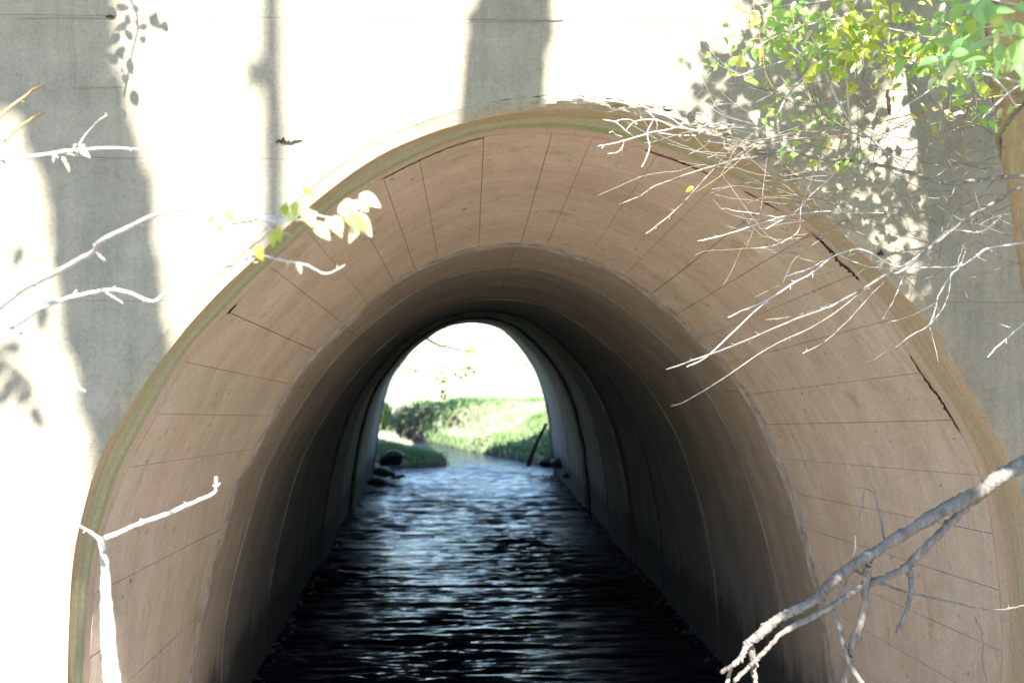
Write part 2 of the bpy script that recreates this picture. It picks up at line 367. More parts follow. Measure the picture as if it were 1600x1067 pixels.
def panel(Da, Db, qa, qb, m, gap=.0035, jit=.0, rough=0.0015):
    mb = MB(); nq, nd = 5, max(3, int((Db - Da) / .35))
    rin, rout, uv = [], [], []
    for k in range(nd + 1):
        D = Da + gap + (Db - Da - 2 * gap) * k / nd; s = sec_at(D); L = arclen(s); si = offset(s, jit); so_ = offset(s, .06)
        span = L[min(int(qb) + 1, 180)] - L[int(qa)]; gq = gap / max(span, .05) * (qb - qa)
        qs = [qa + gq + (qb - qa - 2 * gq) * j / nq for j in range(nq + 1)]
        row = [at_f(si, q) for q in qs]
        row = [(x + rough * noise.noise(Vector((x * 5, D * 5, z * 5))), z + rough * noise.noise(Vector((x * 5, D * 5, z * 5 + 9)))) for x, z in row]
        rin.append([Vector((x, D - D0, z)) for x, z in row]); rout.append([Vector((x, D - D0, z)) for x, z in [at_f(so_, q) for q in qs]])
        uv.append([(L[int(q)] + (q - int(q)) * (L[min(int(q) + 1, 180)] - L[int(q)]), D - D0) for q in qs])
    mb.grid(rin, uv)
    mb.grid([rout[0], rin[0]], [uv[0], uv[0]]); mb.grid([rin[-1], rout[-1]], [uv[-1], uv[-1]])
    mb.grid([[a[0] for a in rin], [a[0] for a in rout]], [[u[0] for u in uv]] * 2)
    mb.grid([[a[-1] for a in rout], [a[-1] for a in rin]], [[u[-1] for u in uv]] * 2)
    return mb.build('lining_panel', m, barrel, sharp=35)
for qa, qb in zip(marks, marks[1:]):
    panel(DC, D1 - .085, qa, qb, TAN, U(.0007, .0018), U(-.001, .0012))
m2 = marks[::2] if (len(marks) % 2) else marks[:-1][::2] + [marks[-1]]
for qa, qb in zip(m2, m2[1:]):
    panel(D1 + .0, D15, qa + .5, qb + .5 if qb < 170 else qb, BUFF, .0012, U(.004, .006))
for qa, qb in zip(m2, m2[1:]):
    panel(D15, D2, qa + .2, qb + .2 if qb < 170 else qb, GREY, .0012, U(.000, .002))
shell('mortar_joint', D1 - .085, D1 + .005, .12, LIPM, barrel, -.003, 3, .012, 3, .03)
shell('joint_lip', D15 - .006, D15 + .008, .05, GREY, barrel, -.001, 2, .004, 8)
shell('joint_lip', D2 - .03, D2 + .02, .08, GREY, barrel, -.003, 2, .006, 12)
prev = D2
for k, D in enumerate(DJ):
    shell('lining_ring', prev + .06, D - (.32 if k < 5 else .09), .25, [DARK, DARK, GREY, EXITLIT, EXITLIT, EXITLIT][k], barrel, [.0, .025, .0, .045, .005, .05][k], 4, .006, k)
    if k < 5: shell('dark_joint_band', D - .318, D - .09, .2, JOINTBLK, barrel, .012, 2, .008, k + 20)
    prev = D
shell('backing_shell', D2, DJ[-1] - .04, .12, CRACK, barrel, .13, 6)
# cracks along the joint behind the rim: ragged wedges of missing mortar
def crack(pts, width, parent, name='crack', m=CRACK, th=.006):
    """pts world points already on the surface; width list m"""
    mb = MB(); c = cat_rom(pts, 7); n = len(c); rows = [[], []]
    W = lambda t: width[min(int(t * (len(width) - 1)), len(width) - 2)] * (1 - (t * (len(width) - 1)) % 1) + width[min(int(t * (len(width) - 1)) + 1, len(width) - 1)] * ((t * (len(width) - 1)) % 1)
    for i, p in enumerate(c):
        t = i / (n - 1); d = (c[min(i + 1, n - 1)] - c[max(i - 1, 0)]).normalized()
        v = (p - Vector((0, -D0, EYE))).normalized(); s = d.cross(v).normalized(); ww = W(min(t, .999)) * U(.5, 1.4)
        s2_ = s * ww; j = s * U(-.4, .4) * W(min(t, .999)) 
        rows[0].append(p + j + s2_ * .5); rows[1].append(p + j - s2_ * .5)
    mb.grid(rows); back = [[q + (q - Vector((0, -D0, EYE))).normalized() * th * 2 for q in r] for r in rows]
    mb.grid([back[0], rows[0]]); mb.grid([rows[1], back[1]])
    return mb.build(name, m, parent, smooth=False)
def on_barrel(px, py, D):                                          # surface point nearest the sight line, lifted 5 mm inwards
    p = P(px, py, D); s = offset(sec_at(D), -.004)
    x, z = min(s, key=lambda a: (a[0] - p.x) ** 2 + (a[1] - p.z) ** 2)
    return Vector((x, D - D0, z))
crack([on_barrel(*a) for a in [(1268, 361, DC), (1290, 388, DC), (1305, 405, DC + .02), (1322, 425, DC), (1345, 443, DC)]], [.003, .012, .02, .016, .003], barrel)
crack([on_barrel(*a) for a in [(1419, 548, DC), (1440, 583, DC + .01), (1465, 618, DC), (1485, 645, DC), (1500, 672, DC)]], [.002, .006, .008, .010, .003], barrel)
crack([on_barrel(*a) for a in [(350, 496, DC), (357, 488, DC), (365, 480, DC)]], [.002, .006, .002], barrel)
crack([on_barrel(*a) for a in [(1165, 292, DC), (1190, 312, DC), (1212, 330, DC)]], [.001, .005, .001], barrel)
crack([on_barrel(*a) for a in [(600, 285, DC), (640, 260, DC), (700, 232, DC), (760, 213, DC)]], [.001, .002, .003, .001], barrel)
crack([on_barrel(*a) for a in [(1000, 232, DC), (1060, 250, DC), (1100, 268, DC)]], [.002, .006, .001], barrel)

# ------------------------------------------------------------------ headwall
headwall = empty('headwall', (0, 0, 0), 'tall sunlit concrete headwall with horizontal pour lines framing the culvert arch', 'wall')
APX = max(z for x, z in sB)
sA = offset(sB, .042)
def top_of(sec):
    """(xL, xR, z(x)) of the opening: vertical below the widest point"""
    xl = min(range(len(sec)), key=lambda i: sec[i][0]); xr = max(range(len(sec)), key=lambda i: sec[i][0])
    up = sec[xr:xl + 1][::-1]                                       # left -> right over the top
    pts = [up[0]]
    for p in up[1:]:
        if p[0] > pts[-1][0] + 1e-4: pts.append(p)
    return pts
OP = top_of(sA)
oxs = [p[0] for p in OP]
def z_open(x):
    if x <= oxs[0] or x >= oxs[-1]: return -9
    i = bisect(oxs, x); f = (x - oxs[i - 1]) / (oxs[i] - oxs[i - 1] + 1e-9)
    return OP[i - 1][1] * (1 - f) + OP[i][1] * f
def wall_band(name, z0, z1, y0, y1, x0, x1, m, parent, split=False):
    cols = sorted(set([x0, x1] + [x for x in oxs if x0 < x < x1] + [x0 + .25 * k for k in range(1, int((x1 - x0) / .25))]))
    for a, b in zip(OP, OP[1:]):
        for zc in (z0, z1):
            if (a[1] - zc) * (b[1] - zc) < 0:
                f = (zc - a[1]) / (b[1] - a[1]); cols.append(a[0] + (b[0] - a[0]) * f)
    cols = sorted(c for c in cols if x0 <= c <= x1); prevc = None
    # split columns into runs that are solid in this band
    mb = MB(); runs, cur = [], []
    for x in cols:
        zb = max(z0, z_open(x))
        if zb < z1 - 1e-4:
            if not cur and prevc and prevc[1] < z1 + .002: cur.append((prevc[0], z1 - 1e-4))
            cur.append((x, zb))
        else:
            if cur:
                i = cur[-1]; runs.append(cur + ([(x, z1 - 1e-4)] if zb < z1 + .002 else [])); cur = []
        prevc = (x, zb)
    # an opening edge below the springing: break the run at the vertical sides
    if cur: runs.append(cur)
    fin = []
    for r in runs:
        seg = [r[0]]
        for a, b in zip(r, r[1:]):
            if a[0] <= oxs[0] + 1e-5 < b[0] and z1 < OP[0][1] + .001 or a[0] < oxs[-1] - 1e-5 <= b[0] and z1 < OP[-1][1] + .001:
                fin.append(seg); seg = [b]; continue
            seg.append(b)
        fin.append(seg)
    for r in fin:
        if len(r) < 2: continue
        if split: mb = MB()
        f0 = [Vector((x, y0, z)) for x, z in r]; t0 = [Vector((x, y0, z1)) for x, z in r]
        f1 = [Vector((x, y1, z)) for x, z in r]; t1 = [Vector((x, y1, z1)) for x, z in r]
        mb.grid([f0, t0]); mb.grid([t0, t1]); mb.grid([f1, f0]); mb.grid([t1, f1])
        mb.add([f0[0], t0[0], t1[0], f1[0]], [(0, 1, 2, 3)]); mb.add([f0[-1], f1[-1], t1[-1], t0[-1]], [(0, 1, 2, 3)])
        if split: mb.build(name, m, parent, smooth=False)
    if split: return
    return mb.build(name, m, parent, smooth=False) if mb.v else None
ZL = [-.6, .01, .48, .95, 1.42, 1.89, 2.36, 2.83, 3.30, 3.77, 4.24]
for a, b in zip(ZL, ZL[1:]):
    wall_band('concrete_course', a + .0005, b - .0005, U(-.0008, .0008), .05, -5.2, 5.4, FAC, headwall, True)
wall_band('wall_core', -.6, 4.23, .003, .42, -5.18, 5.38, FAC, headwall)
cb = MB()
def box(mb, x0, x1, y0, y1, z0, z1):
    v = [(x, y, z) for x in (x0, x1) for y in (y0, y1) for z in (z0, z1)]
    mb.add(v, [(0, 1, 3, 2), (4, 6, 7, 5), (0, 4, 5, 1), (2, 3, 7, 6), (0, 2, 6, 4), (1, 5, 7, 3)])
box(cb, -5.3, 5.5, -.06, .5, 4.243, 4.42); cb.build('coping', FAC, headwall, smooth=False)
# ragged plaster collar round the opening: strip from the wall edge down to the rim
def collar():
    mb = MB(); rows, n = [], (len(sB) - 1) * 4
    for k in range(7):
        f = k / 6; row = []
        for i in range(n + 1):
            q = i / 4; xa, za = at_f(sA, q); xb, zb = at_f(sB, q)
            x, z = xa + (xb - xa) * f, za + (zb - za) * f
            pxx = to_px((x, 0, z))[0]; top = max(0, min(1, (pxx - 700) / 160)) * max(0, min(1, (1130 - pxx) / 60)) if z > 2.2 else 0
            nn = noise.noise(Vector((x * 14, z * 14, k * .6))) ; n2 = noise.noise(Vector((x * 45, z * 45, k * 1.7)))
            y = .003 + .014 * f + (nn * .006 + n2 * .004) * (.12 + 2.6 * top) * math.sin(math.pi * min(f * 1.1, 1)) - top * .016 * math.sin(math.pi * f)
            if k in (0,): y = .0015
            e = .006 * n2 * top if k == 0 else 0
            row.append(Vector((x + e * (xa - xb) * 20, y, z + e * 2)))
        rows.append(row)
    mb.grid(rows); return mb.build('plaster_collar', FAC, headwall, sharp=30)
collar()
# broken plaster edge over the crown: small uneven flakes standing proud of the wall
def flake(px, py, s, parent, name='plaster_flake', m=MORT, D=D0, depth=.012):
    c = P(px, py, D); mb = MB(); k = random.randint(5, 7); a0 = U(0, 6); pts = []
    for i in range(k):
        a = a0 + 2 * math.pi * i / k; r = s * U(.5, 1.2)
        pts.append((c.x + r * 1.8 * math.cos(a), c.z + r * .55 * math.sin(a)))
    tz = math.atan2(0, 1)
    fr = [Vector((x, -depth * U(.6, 1.2), z)) for x, z in pts]; bk = [Vector((x * 1 + (x - c.x) * .35, .012, z + (z - c.z) * .35)) for x, z in pts]
    mb.add(fr + bk, [tuple(range(k))] + [(i, (i + 1) % k, k + (i + 1) % k, k + i) for i in range(k)])
    return mb.build(name, m, parent, smooth=False)
for _ in range(46):
    q = random.choice([U(66, 86), U(72, 84)]); xa, za = at_f(sA, q); xb, zb = at_f(sB, q); f = U(-.25, .7)
    fx, fy = to_px((xa + (xb - xa) * f, 0, za + (zb - za) * f)); flake(fx, fy, U(.004, .013), headwall, m=FAC, depth=U(.003, .010))
crack([P(430, 222, 4.255), P(442, 220, 4.255), P(452, 223, 4.255), P(472, 219, 4.255)], [.003, .014, .010, .001], headwall, th=.003)
crack([P(1387, 140, 4.255), P(1389, 165, 4.255), P(1391, 178, 4.255)], [.008, .013, .004], headwall, th=.003)
crack([P(165, 27, 4.255), P(172, 26, 4.255), P(178, 27, 4.255)], [.002, .012, .004], headwall, th=.003)
crack([P(1370, 398, 4.255), P(1376, 396, 4.255), P(1380, 399, 4.255)], [.004, .016, .004], headwall, th=.003)
# fine shrinkage cracks along the pour lines
for y, xs in ((29, (30, 60, 95, 130, 178)), (33, (735, 780, 830, 880)), (249, (120, 155, 185, 212)), (137, (120, 145, 165, 190))):
    crack([P(x, y + U(-1.5, 1.5), 4.256) for x in xs], [.0008, .0016, .0006, .0018, .0006], headwall, m=JOINT, th=.002)

# the far headwall, seen only as a thin edge round the exit
far = empty('far_headwall', (0, DJ[-1] - D0, 0), 'plain concrete wall round the far exit of the culvert', 'wall')
yb = DJ[-1] - D0
OP_f, ox_f = OP, oxs
OP = top_of(offset(sF, .03)); oxs = [p[0] for p in OP]
wall_band('concrete_face', -.6, 4.2, yb - .3, yb - .02, -5.0, 5.2, GREY, far)
OP, oxs = OP_f, ox_f

# ------------------------------------------------------------------ ground, banks, water
def sstep(a, b, x):
    t = min(max((x - a) / (b - a), 0), 1); return t * t * (3 - 2 * t)
CH = [(24.0, .2, 1.9), (25.2, .35, 1.5), (26.2, .70, .75), (27.8, .28, .70), (29.5, -.28, .62), (32, -.88, .44), (34.5, -1.35, .25), (35.5, -1.9, -.3), (42, -3.4, -.6), (60, -9, -.6), (500, -60, .5)]
def channel(y):
    D = y + D0
    if y < 0:
        k = sstep(0, -7, y); return .3 - 5.5 * k, 1.65
    if D < 24: return .2, 1.9
    for a, b in zip(CH, CH[1:]):
        if D <= b[0]:
            f = (D - a[0]) / (b[0] - a[0]); return a[1] + (b[1] - a[1]) * f, a[2] + (b[2] - a[2]) * f
    return -60, .5
def ground_z(x, y):
    cx, hw = channel(y); d = abs(x - cx) - hw; n = noise.noise(Vector((x * .35, y * .35, 0))); n2 = noise.noise(Vector((x * 1.6, y * 1.6, 3)))
    if y < 20.2:
        if y >= 0: return -.4
        return -.35 + .95 * sstep(-.1, 2.2, d) * (1 if y > -30 else 1) + .06 * n2 * sstep(0, 1, d) + sstep(4, 14, abs(x)) * 1.2 + .1 * n
    D = y + D0
    if x > cx:      z = -.25 + .42 * sstep(-.1, .35, d) + .62 * sstep(.3, 2.2, d)
    else:           z = -.25 + .36 * sstep(-.05, .25, d) + .16 * sstep(.4, 1.4, d)
    up = sstep(33.6, 34.5, D + .5 * n + (1.2 * sstep(-1, 1, x)))   # the cut bank
    up *= sstep(.0, .9, d) if x > cx else sstep(-.1, .5, d)
    z = z * (1 - up) + .90 * up
    if d > 0: z += .05 * n2 * sstep(0, .6, d)
    z += sstep(45, 160, D) * 1.3 + sstep(50, 90, D) * .25 * n
    return z
def axis(spec):
    out = []
    for a, b, s in spec:
        k = max(1, int(round((b - a) / s))); out += [a + (b - a) * i / k for i in range(k)]
    return out + [spec[-1][1]]
xs = axis([(-900, -100, 80), (-100, -14, 8), (-14, -5, .8), (-5, 5, .16), (5, 14, .8), (14, 100, 8), (100, 900, 80)])
ys = axis([(-900, -60, 80), (-60, -10, 5), (-10, 0, .35), (0, 20, 4), (20, 40, .16), (40, 80, 1.5), (80, 200, 10), (200, 900, 80)])
def m_ground():
    m, n, b = mat('ground_cover', .95)
    g = N(n, 'ShaderNodeNewGeometry'); sn = N(n, 'ShaderNodeSeparateXYZ'); n.links.new(g.outputs['Normal'], sn.inputs[0])
    sp = N(n, 'ShaderNodeSeparateXYZ'); n.links.new(g.outputs['Position'], sp.inputs[0])
    turf = ramp(n, tex(n, geo(n), .8, 8, .7), [(.3, (.20, .26, .12)), (.5, (.36, .39, .24)), (.7, (.52, .53, .40))])
    earth = ramp(n, tex(n, geo(n), 3, 8, .7), [(.3, (.06, .042, .04)), (.5, (.12, .085, .078)), (.7, (.22, .155, .13))])
    sand = ramp(n, tex(n, geo(n), 5, 8, .7), [(.3, (.38, .31, .24)), (.7, (.55, .47, .38))])
    c = mix(n, ramp(n, sn.outputs[2], [(.70, G1(1)), (.88, G1(0))]), turf, earth)
    yr = N(n, 'ShaderNodeMapRange'); n.links.new(sp.outputs[1], yr.inputs[0]); yr.inputs[1].default_value = -14; yr.inputs[2].default_value = 6
    fr = ramp(n, yr.outputs[0], [(.05, G1(0)), (.2, G1(1)), (.99, G1(1))])
    ye = N(n, 'ShaderNodeMath', operation='LESS_THAN'); n.links.new(sp.outputs[1], ye.inputs[0]); ye.inputs[1].default_value = 15
    k = mix(n, 1.0, fr, ye.outputs[0], 'MULTIPLY')
    c = mix(n, k, c, sand)
    n.links.new(c, b.inputs['Base Color']); bump(n, b, tex(n, geo(n), 14, 7, .7), .8, .04); return m
GROUND = m_ground()
gb = MB(); gb.grid([[Vector((x, y, ground_z(x, y))) for x in xs] for y in ys])
tag(gb.build('ground', GROUND), kind='structure')
# road embankment carried over the culvert
eb = MB(); ex = axis([(-60, -6, 6), (-6, 6, 2), (6, 60, 6)])
prof = [(-6.5, .2), (-3, 1.8), (.2, 4.16), (.6, 4.2), (10, 4.3), (yb - .6, 4.2), (yb - .2, 4.16), (yb + 3.5, 2.0), (yb + 8, .6)]
def erow(xx, slopes):
    return [Vector((xx, y if slopes or .19 < y < yb - .19 else (.2 if y < 5 else yb - .2), z if slopes or .19 < y < yb - .19 else 4.1)) for y, z in prof]
for seg in ((-60, -5.2), (-5.2, 5.4), (5.4, 60)):
    k = 8; sl = seg[0] != -5.2
    eb.grid([erow(seg[0] + (seg[1] - seg[0]) * i / k, sl) for i in range(k + 1)])
tag(eb.build('embankment', TURF), kind='structure')
# water
wb = MB(); wx = axis([(-9, -1.7, 1.2), (-1.7, 2.2, .045), (2.2, 6, .8)])
wy = axis([(-9, 3, .5), (3, 12, .018), (12, 23, .026), (23, 30, .12), (30, 60, 2)])
def ripple(x, y):
    a = sstep(2.6, 3.4, y) * (1 - .75 * sstep(21, 24, y))
    if a == 0 or x < -1.7 or x > 2.2: return 0
    g = .45 + .9 * (noise.noise(Vector((x * .8, y * .3, 9))) + .4)
    v = .0085 * noise.noise(Vector((x * .5 + .15 * y, y * 5.5, 0))) + .0085 * noise.noise(Vector((x * 1.3 - .3 * y, y * 11, 5))) + .0060 * noise.noise(Vector((x * 4.2, y * 22, 2)))
    return a * g * v * (2.9 - .05 * y)
wb.grid([[Vector((x, y, ripple(x, y))) for x in wx] for y in wy])
tag(wb.build('stream_water', WATER), kind='structure')
# unseen sand bar added in the culvert mouth to bounce sunlight onto the lining
sbm = MB(); rows = []
for j in range(41):
    y = -3.6 + 7.0 * j / 40; row = []
    for i in range(31):
        x = -1.9 + 4.6 * i / 30
        e = min(x + 1.7, 2.5 - x, y + 3.5, 3.25 - y + .35 * noise.noise(Vector((x * 1.3, 0, 2))))
        row.append(Vector((x, y, -.2 + .27 * sstep(-.05, .7, e) + .03 * noise.noise(Vector((x * 3, y * 3, 1))))))
    rows.append(row)
sbm.grid(rows); tag(sbm.build('bounce_sand_bar', SAND), kind='structure')

# ------------------------------------------------------------------ stones and rubble
def stone_mesh(sx, sy, sz, seed, m=STONE):
    mb = MB(); rows = []; nu, nv = 9, 6
    for i in range(nv + 1):
        ph = math.pi * i / nv; row = []
        for j in range(nu):
            th = 2 * math.pi * j / nu; d = Vector((math.sin(ph) * math.cos(th), math.sin(ph) * math.sin(th), math.cos(ph)))
            k = 1 + .45 * noise.noise(d * 1.5 + Vector((seed, 0, 0))) + .15 * noise.noise(d * 4 + Vector((seed, 3, 0)))
            row.append(Vector((d.x * sx * k, d.y * sy * k, d.z * sz * k)))
        rows.append(row)
    mb.grid(rows, close=True); return mb.mesh('stone', m, True, 50)
SM = [stone_mesh(1, .9, .62, s * 3.7) for s in range(5)]
def rock(px, py, D, s, label, flat=1.0, group=None, z=None):
    o = link('stone', SM[random.randrange(5)]); p = P(px, py, D); o.location = (p.x, p.y, p.z if z is None else z)
    o.scale = (s, s, s * flat); o.rotation_euler = (U(-.3, .3), U(-.3, .3), U(0, 6)); tag(o, label, 'stone', group); return o
rock(612, 716, 24.2, .24, 'large dark rounded rock at the left foot of the culvert exit', .9)
rock(600, 738, 22.6, .22, 'low dark wet rock in the water just in front of the large left rock', .6)
rock(622, 745, 22.2, .14, 'small flat wet rock at the tip of the left rock pile', .4)
rock(590, 752, 21.4, .17, 'dark rock nearest the viewer in the left rock pile against the lining', .6)
rock(858, 722, 24.0, .25, 'broad dark rock against the right wall at the culvert exit', .7)
rock(876, 724, 22.8, .20, 'dark rock beside the right lining nearer than the broad one', .7)
rock(889, 742, 21.4, .13, 'small dark rock at the waterline of the right lining, last of its pile', .6)
def rubble():
    mb = MB()
    for side in (0, 1):
        for k in range(240):
            D = U(8.6, 24); s = sec_at(D)
            pts = [p for i, p in enumerate(s) if (i < 90) == (side == 1)]
            x = min(pts, key=lambda a: abs(a[1]))[0] + (-1 if side else 1) * abs(random.gauss(0, .05 if not side else .08))
            r = U(.006, .026); c = Vector((x, D - D0, -.005 + r * .15)); nu = 6; rows = []
            for i in range(5):
                ph = math.pi * i / 4; rows.append([c + Vector((r * math.sin(ph) * math.cos(2 * math.pi * j / nu) * U(.7, 1.2), r * math.sin(ph) * math.sin(2 * math.pi * j / nu) * U(.7, 1.2), r * .7 * math.cos(ph))) for j in range(nu)])
            mb.grid(rows, close=True)
    return tag(mb.build('waterline_rubble', STONE, smooth=False), 'small wet rubble and debris along both waterlines inside the culvert', kind='stuff')
rubble()
mb = MB(); mb.tube(cat_rom([P(825, 728, 24.6), P(833, 706, 24.7), P(842, 685, 24.8), P(854, 662, 24.9)], 4), [.045, .05, .048, .042, .04, .04, .038, .036, .036, .036, .035, .035, .03], 7, wob=.3)
tag(mb.build('leaning_stick', DKBARK), 'dark stick leaning out of the water at the right of the culvert exit', 'stick')

# ------------------------------------------------------------------ meadow plants beyond the exit
def m_grass(name, stops):
    m, n, b = mat(name, .7)
    c = ramp(n, tex(n, geo(n), 1.3, 5, .7), stops); n.links.new(c, b.inputs['Base Color'])
    tr = N(n, 'ShaderNodeBsdfTranslucent'); n.links.new(c, tr.inputs[0]); ms = N(n, 'ShaderNodeMixShader'); ms.inputs[0].default_value = .35
    n.links.new(b.outputs[0], ms.inputs[1]); n.links.new(tr.outputs[0], ms.inputs[2]); n.links.new(ms.outputs[0], n.nodes['Material Output'].inputs[0]); return m
GRASS = m_grass('fresh_grass', [(.3, (.10, .20, .06)), (.5, (.19, .30, .12)), (.7, (.34, .42, .22))])
GLARE_GRASS = m_grass('glare_pale_grass', [(.3, (.30, .38, .20)), (.5, (.48, .52, .36)), (.7, (.64, .64, .52))])  # sun glare on the grass put into a paler blade colour
def blades(name, m, n, region, h, wd, label, ok=lambda x, y: True):
    mb = MB(); tries = 0; k = 0
    while k < n and tries < n * 6:
        tries += 1; x, y = U(region[0], region[1]), U(region[2], region[3])
        cx, hw = channel(y)
        if abs(x - cx) - hw < .12 or not ok(x, y): continue
        z = ground_z(x, y); c = noise.noise(Vector((x * 1.1, y * 1.1, 8)))
        hh = h * U(.5, 1.2) * (1 + .8 * c); a = U(0, 6.28); lx, ly = U(-.5, .5) * hh, U(-.5, .5) * hh
        dx, dy = math.cos(a) * wd, math.sin(a) * wd
        mb.add([(x - dx, y - dy, z - .02), (x + dx, y + dy, z - .02), (x + dx * .7 + lx * .4, y + dy * .7 + ly * .4, z + hh * .6), (x - dx * .7 + lx * .4, y - dy * .7 + ly * .4, z + hh * .6), (x + lx, y + ly, z + hh)],
               [(0, 1, 2, 3), (3, 2, 4)]); k += 1
    return tag(mb.build(name, m), label, kind='stuff')
patch = lambda x, y, s=0: noise.noise(Vector((x * .45, y * .45, 4 + s)))
def clear(x, y, d=.25):
    cx, hw = channel(y); return abs(x - cx) - hw > d * (1 if x > cx else .5)
blades('meadow_grass', GRASS, 17000, (-4, 5, 20.9, 29.5), .15, .012, 'green grass covering the near banks beyond the culvert', lambda x, y: clear(x, y, .12) and ((x > channel(y)[0] + .3) or (x < channel(y)[0] and y < 23.2)))
blades('sunlit_meadow_grass', GLARE_GRASS, 26000, (-3.2, 3.6, 21.5, 29.8), .15, .011, 'sunlit grass on the banks beyond the culvert, glare put into its pale colour', lambda x, y: clear(x, y, .3) and ((y > 23.5 and patch(x, y, 3) > -.1 and x > channel(y)[0]) or (x < channel(y)[0] - .2 and y > 23)))
blades('bank_edge_grass', GRASS, 5000, (-4, 4, 29.3, 31.2), .22, .014, 'green tussocks along the edge of the cut bank')
blades('far_meadow_grass', GLARE_GRASS, 9000, (-9, 9, 31.2, 70), .10, .02, 'short pale grass on the meadow above the cut bank')
# leaf shapes ----------------------------------------------------------------
def leaf_mesh(name, m, w=.62, tip=.25, fold=.25, curl=.2):
    ts = [0, .12, .3, .5, .7, .86, 1.0]; mb = MB(); L, C_, Rr = [], [], []
    for t in ts:
        hw = w * .5 * (math.sin(math.pi * t ** .8) ** .85 * (1 - .25 * t) if 0 < t < 1 else 0)
        z = -curl * t * t
        C_.append(Vector((t, 0, z))); L.append(Vector((t, hw, z + fold * hw))); Rr.append(Vector((t, -hw, z + fold * hw)))
    mb.grid([L, C_, Rr]); return mb.mesh(name, m)
LV = {}
for key, m in (('g', LG), ('y', LY), ('b', LB), ('p', LP), ('d', LD)):
    LV[key] = [leaf_mesh('leaf', m, U(.5, .68), .2, U(.15, .6), U(.1, .55)) for _ in range(5)]
def leaf_matrix(p, size, face=None, hang=.6):
    """leaf blade: axis sideways/down, surface roughly to the light"""
    ax = Vector((U(-1, 1), U(-.6, .6), U(-1.1, .35))).normalized()
    nr = Vector((U(-.6, .6), -U(.1, 1), U(.1, 1))) if face is None else face
    nr = (nr - ax * nr.dot(ax)).normalized(); sd = nr.cross(ax)
    M = Matrix((ax, sd, nr)).transposed().to_4x4(); M = Matrix.Translation(p) @ M @ Matrix.Scale(size, 4); return M
def put_leaf(parent, kind, p, size, face=None):
    o = bpy.data.objects.new('leaf', random.choice(LV[kind])); COL.objects.link(o); o.parent = parent
    o.matrix_parent_inverse = parent.matrix_basis.inverted(); o.matrix_basis = leaf_matrix(p, size, face); return o
def leaf_into(mb, p, size, face=None, w=.68):
    M = leaf_matrix(p, size, face)
    pts = [(0, 0, 0), (.3, w * .45, .08), (.65, w * .42, .06), (1, 0, -.12), (.65, -w * .42, .06), (.3, -w * .45, .08), (.45, 0, 0)]
    mb.add([M @ Vector(q) for q in pts], [(0, 1, 6), (1, 2, 6), (2, 3, 6), (3, 4, 6), (4, 5, 6), (5, 0, 6)])

# traced branches --------------------------------------------------------------
TH_ = 1.0
def branch_line(mb, pts, D, r0, r1, sides=6, buds=0, dwob=.04, kink=.5, k=4, wob=.12):
    """pts in photo pixels; D a depth or (start,end); r in photo pixels"""
    Da, Db = D if isinstance(D, tuple) else (D, D); n = len(pts); w3 = []
    ph = U(0, 9)
    for i, (x, y) in enumerate(pts):
        f = i / (n - 1); d = Da + (Db - Da) * f + dwob * math.sin(ph + f * 3.5)
        w3.append(P(x, y, d))
    c = cat_rom(w3, k); m = len(c); sc = (Da + Db) / 2 / 2000
    rad = [(r0 + (r1 - r0) * (i / (m - 1))) * TH_ * sc * U(.9, 1.12) for i in range(m)]
    rad[-1] *= .45
    jt = [Vector((U(-1, 1), U(-1, 1), U(-1, 1))) * kink * sc for _ in range(m)]
    c = [a + b for a, b in zip(c, jt)]
    mb.tube(c, rad, sides, wob=wob)
    for _ in range(buds):
        i = random.randrange(1, m - 1); d = (c[i + 1] - c[i]).normalized(); s = d.cross(Vector((U(-1, 1), U(-1, 1), U(-1, 1)))).normalized()
        L = U(2.5, 8) * sc; q = c[i] + (s * .8 + d * .5).normalized() * (rad[i] + L)
        mb.tube([c[i], c[i].lerp(q, .6), q], [rad[i] * .6, rad[i] * .55, rad[i] * .4], 5)
    return c

def bare(label, lines, D, m=TWIG, cat='branch', group=None, name='bare_branch', **kw):
    mb = MB(); first = P(*lines[0][0][0], D if not isinstance(D, tuple) else D[0])
    o = empty(name, first, label, cat, group)
    (pts, r0, r1, buds) = lines[0][:4]
    cc = branch_line(mb, pts, D, r0, r1, 8, buds, **kw); mb.build('stem', m, o)
    for ln in lines[1:]:
        mb = MB(); pts, r0, r1, buds = ln[:4]
        dd = ln[4] if len(ln) > 4 else D
        branch_line(mb, pts, dd, r0, r1, 6, buds, **kw); mb.build('twig', m, o)
    return o
def c3(ox, oy, s, pts): return [(ox + a / s, oy + b / s) for a, b in pts]
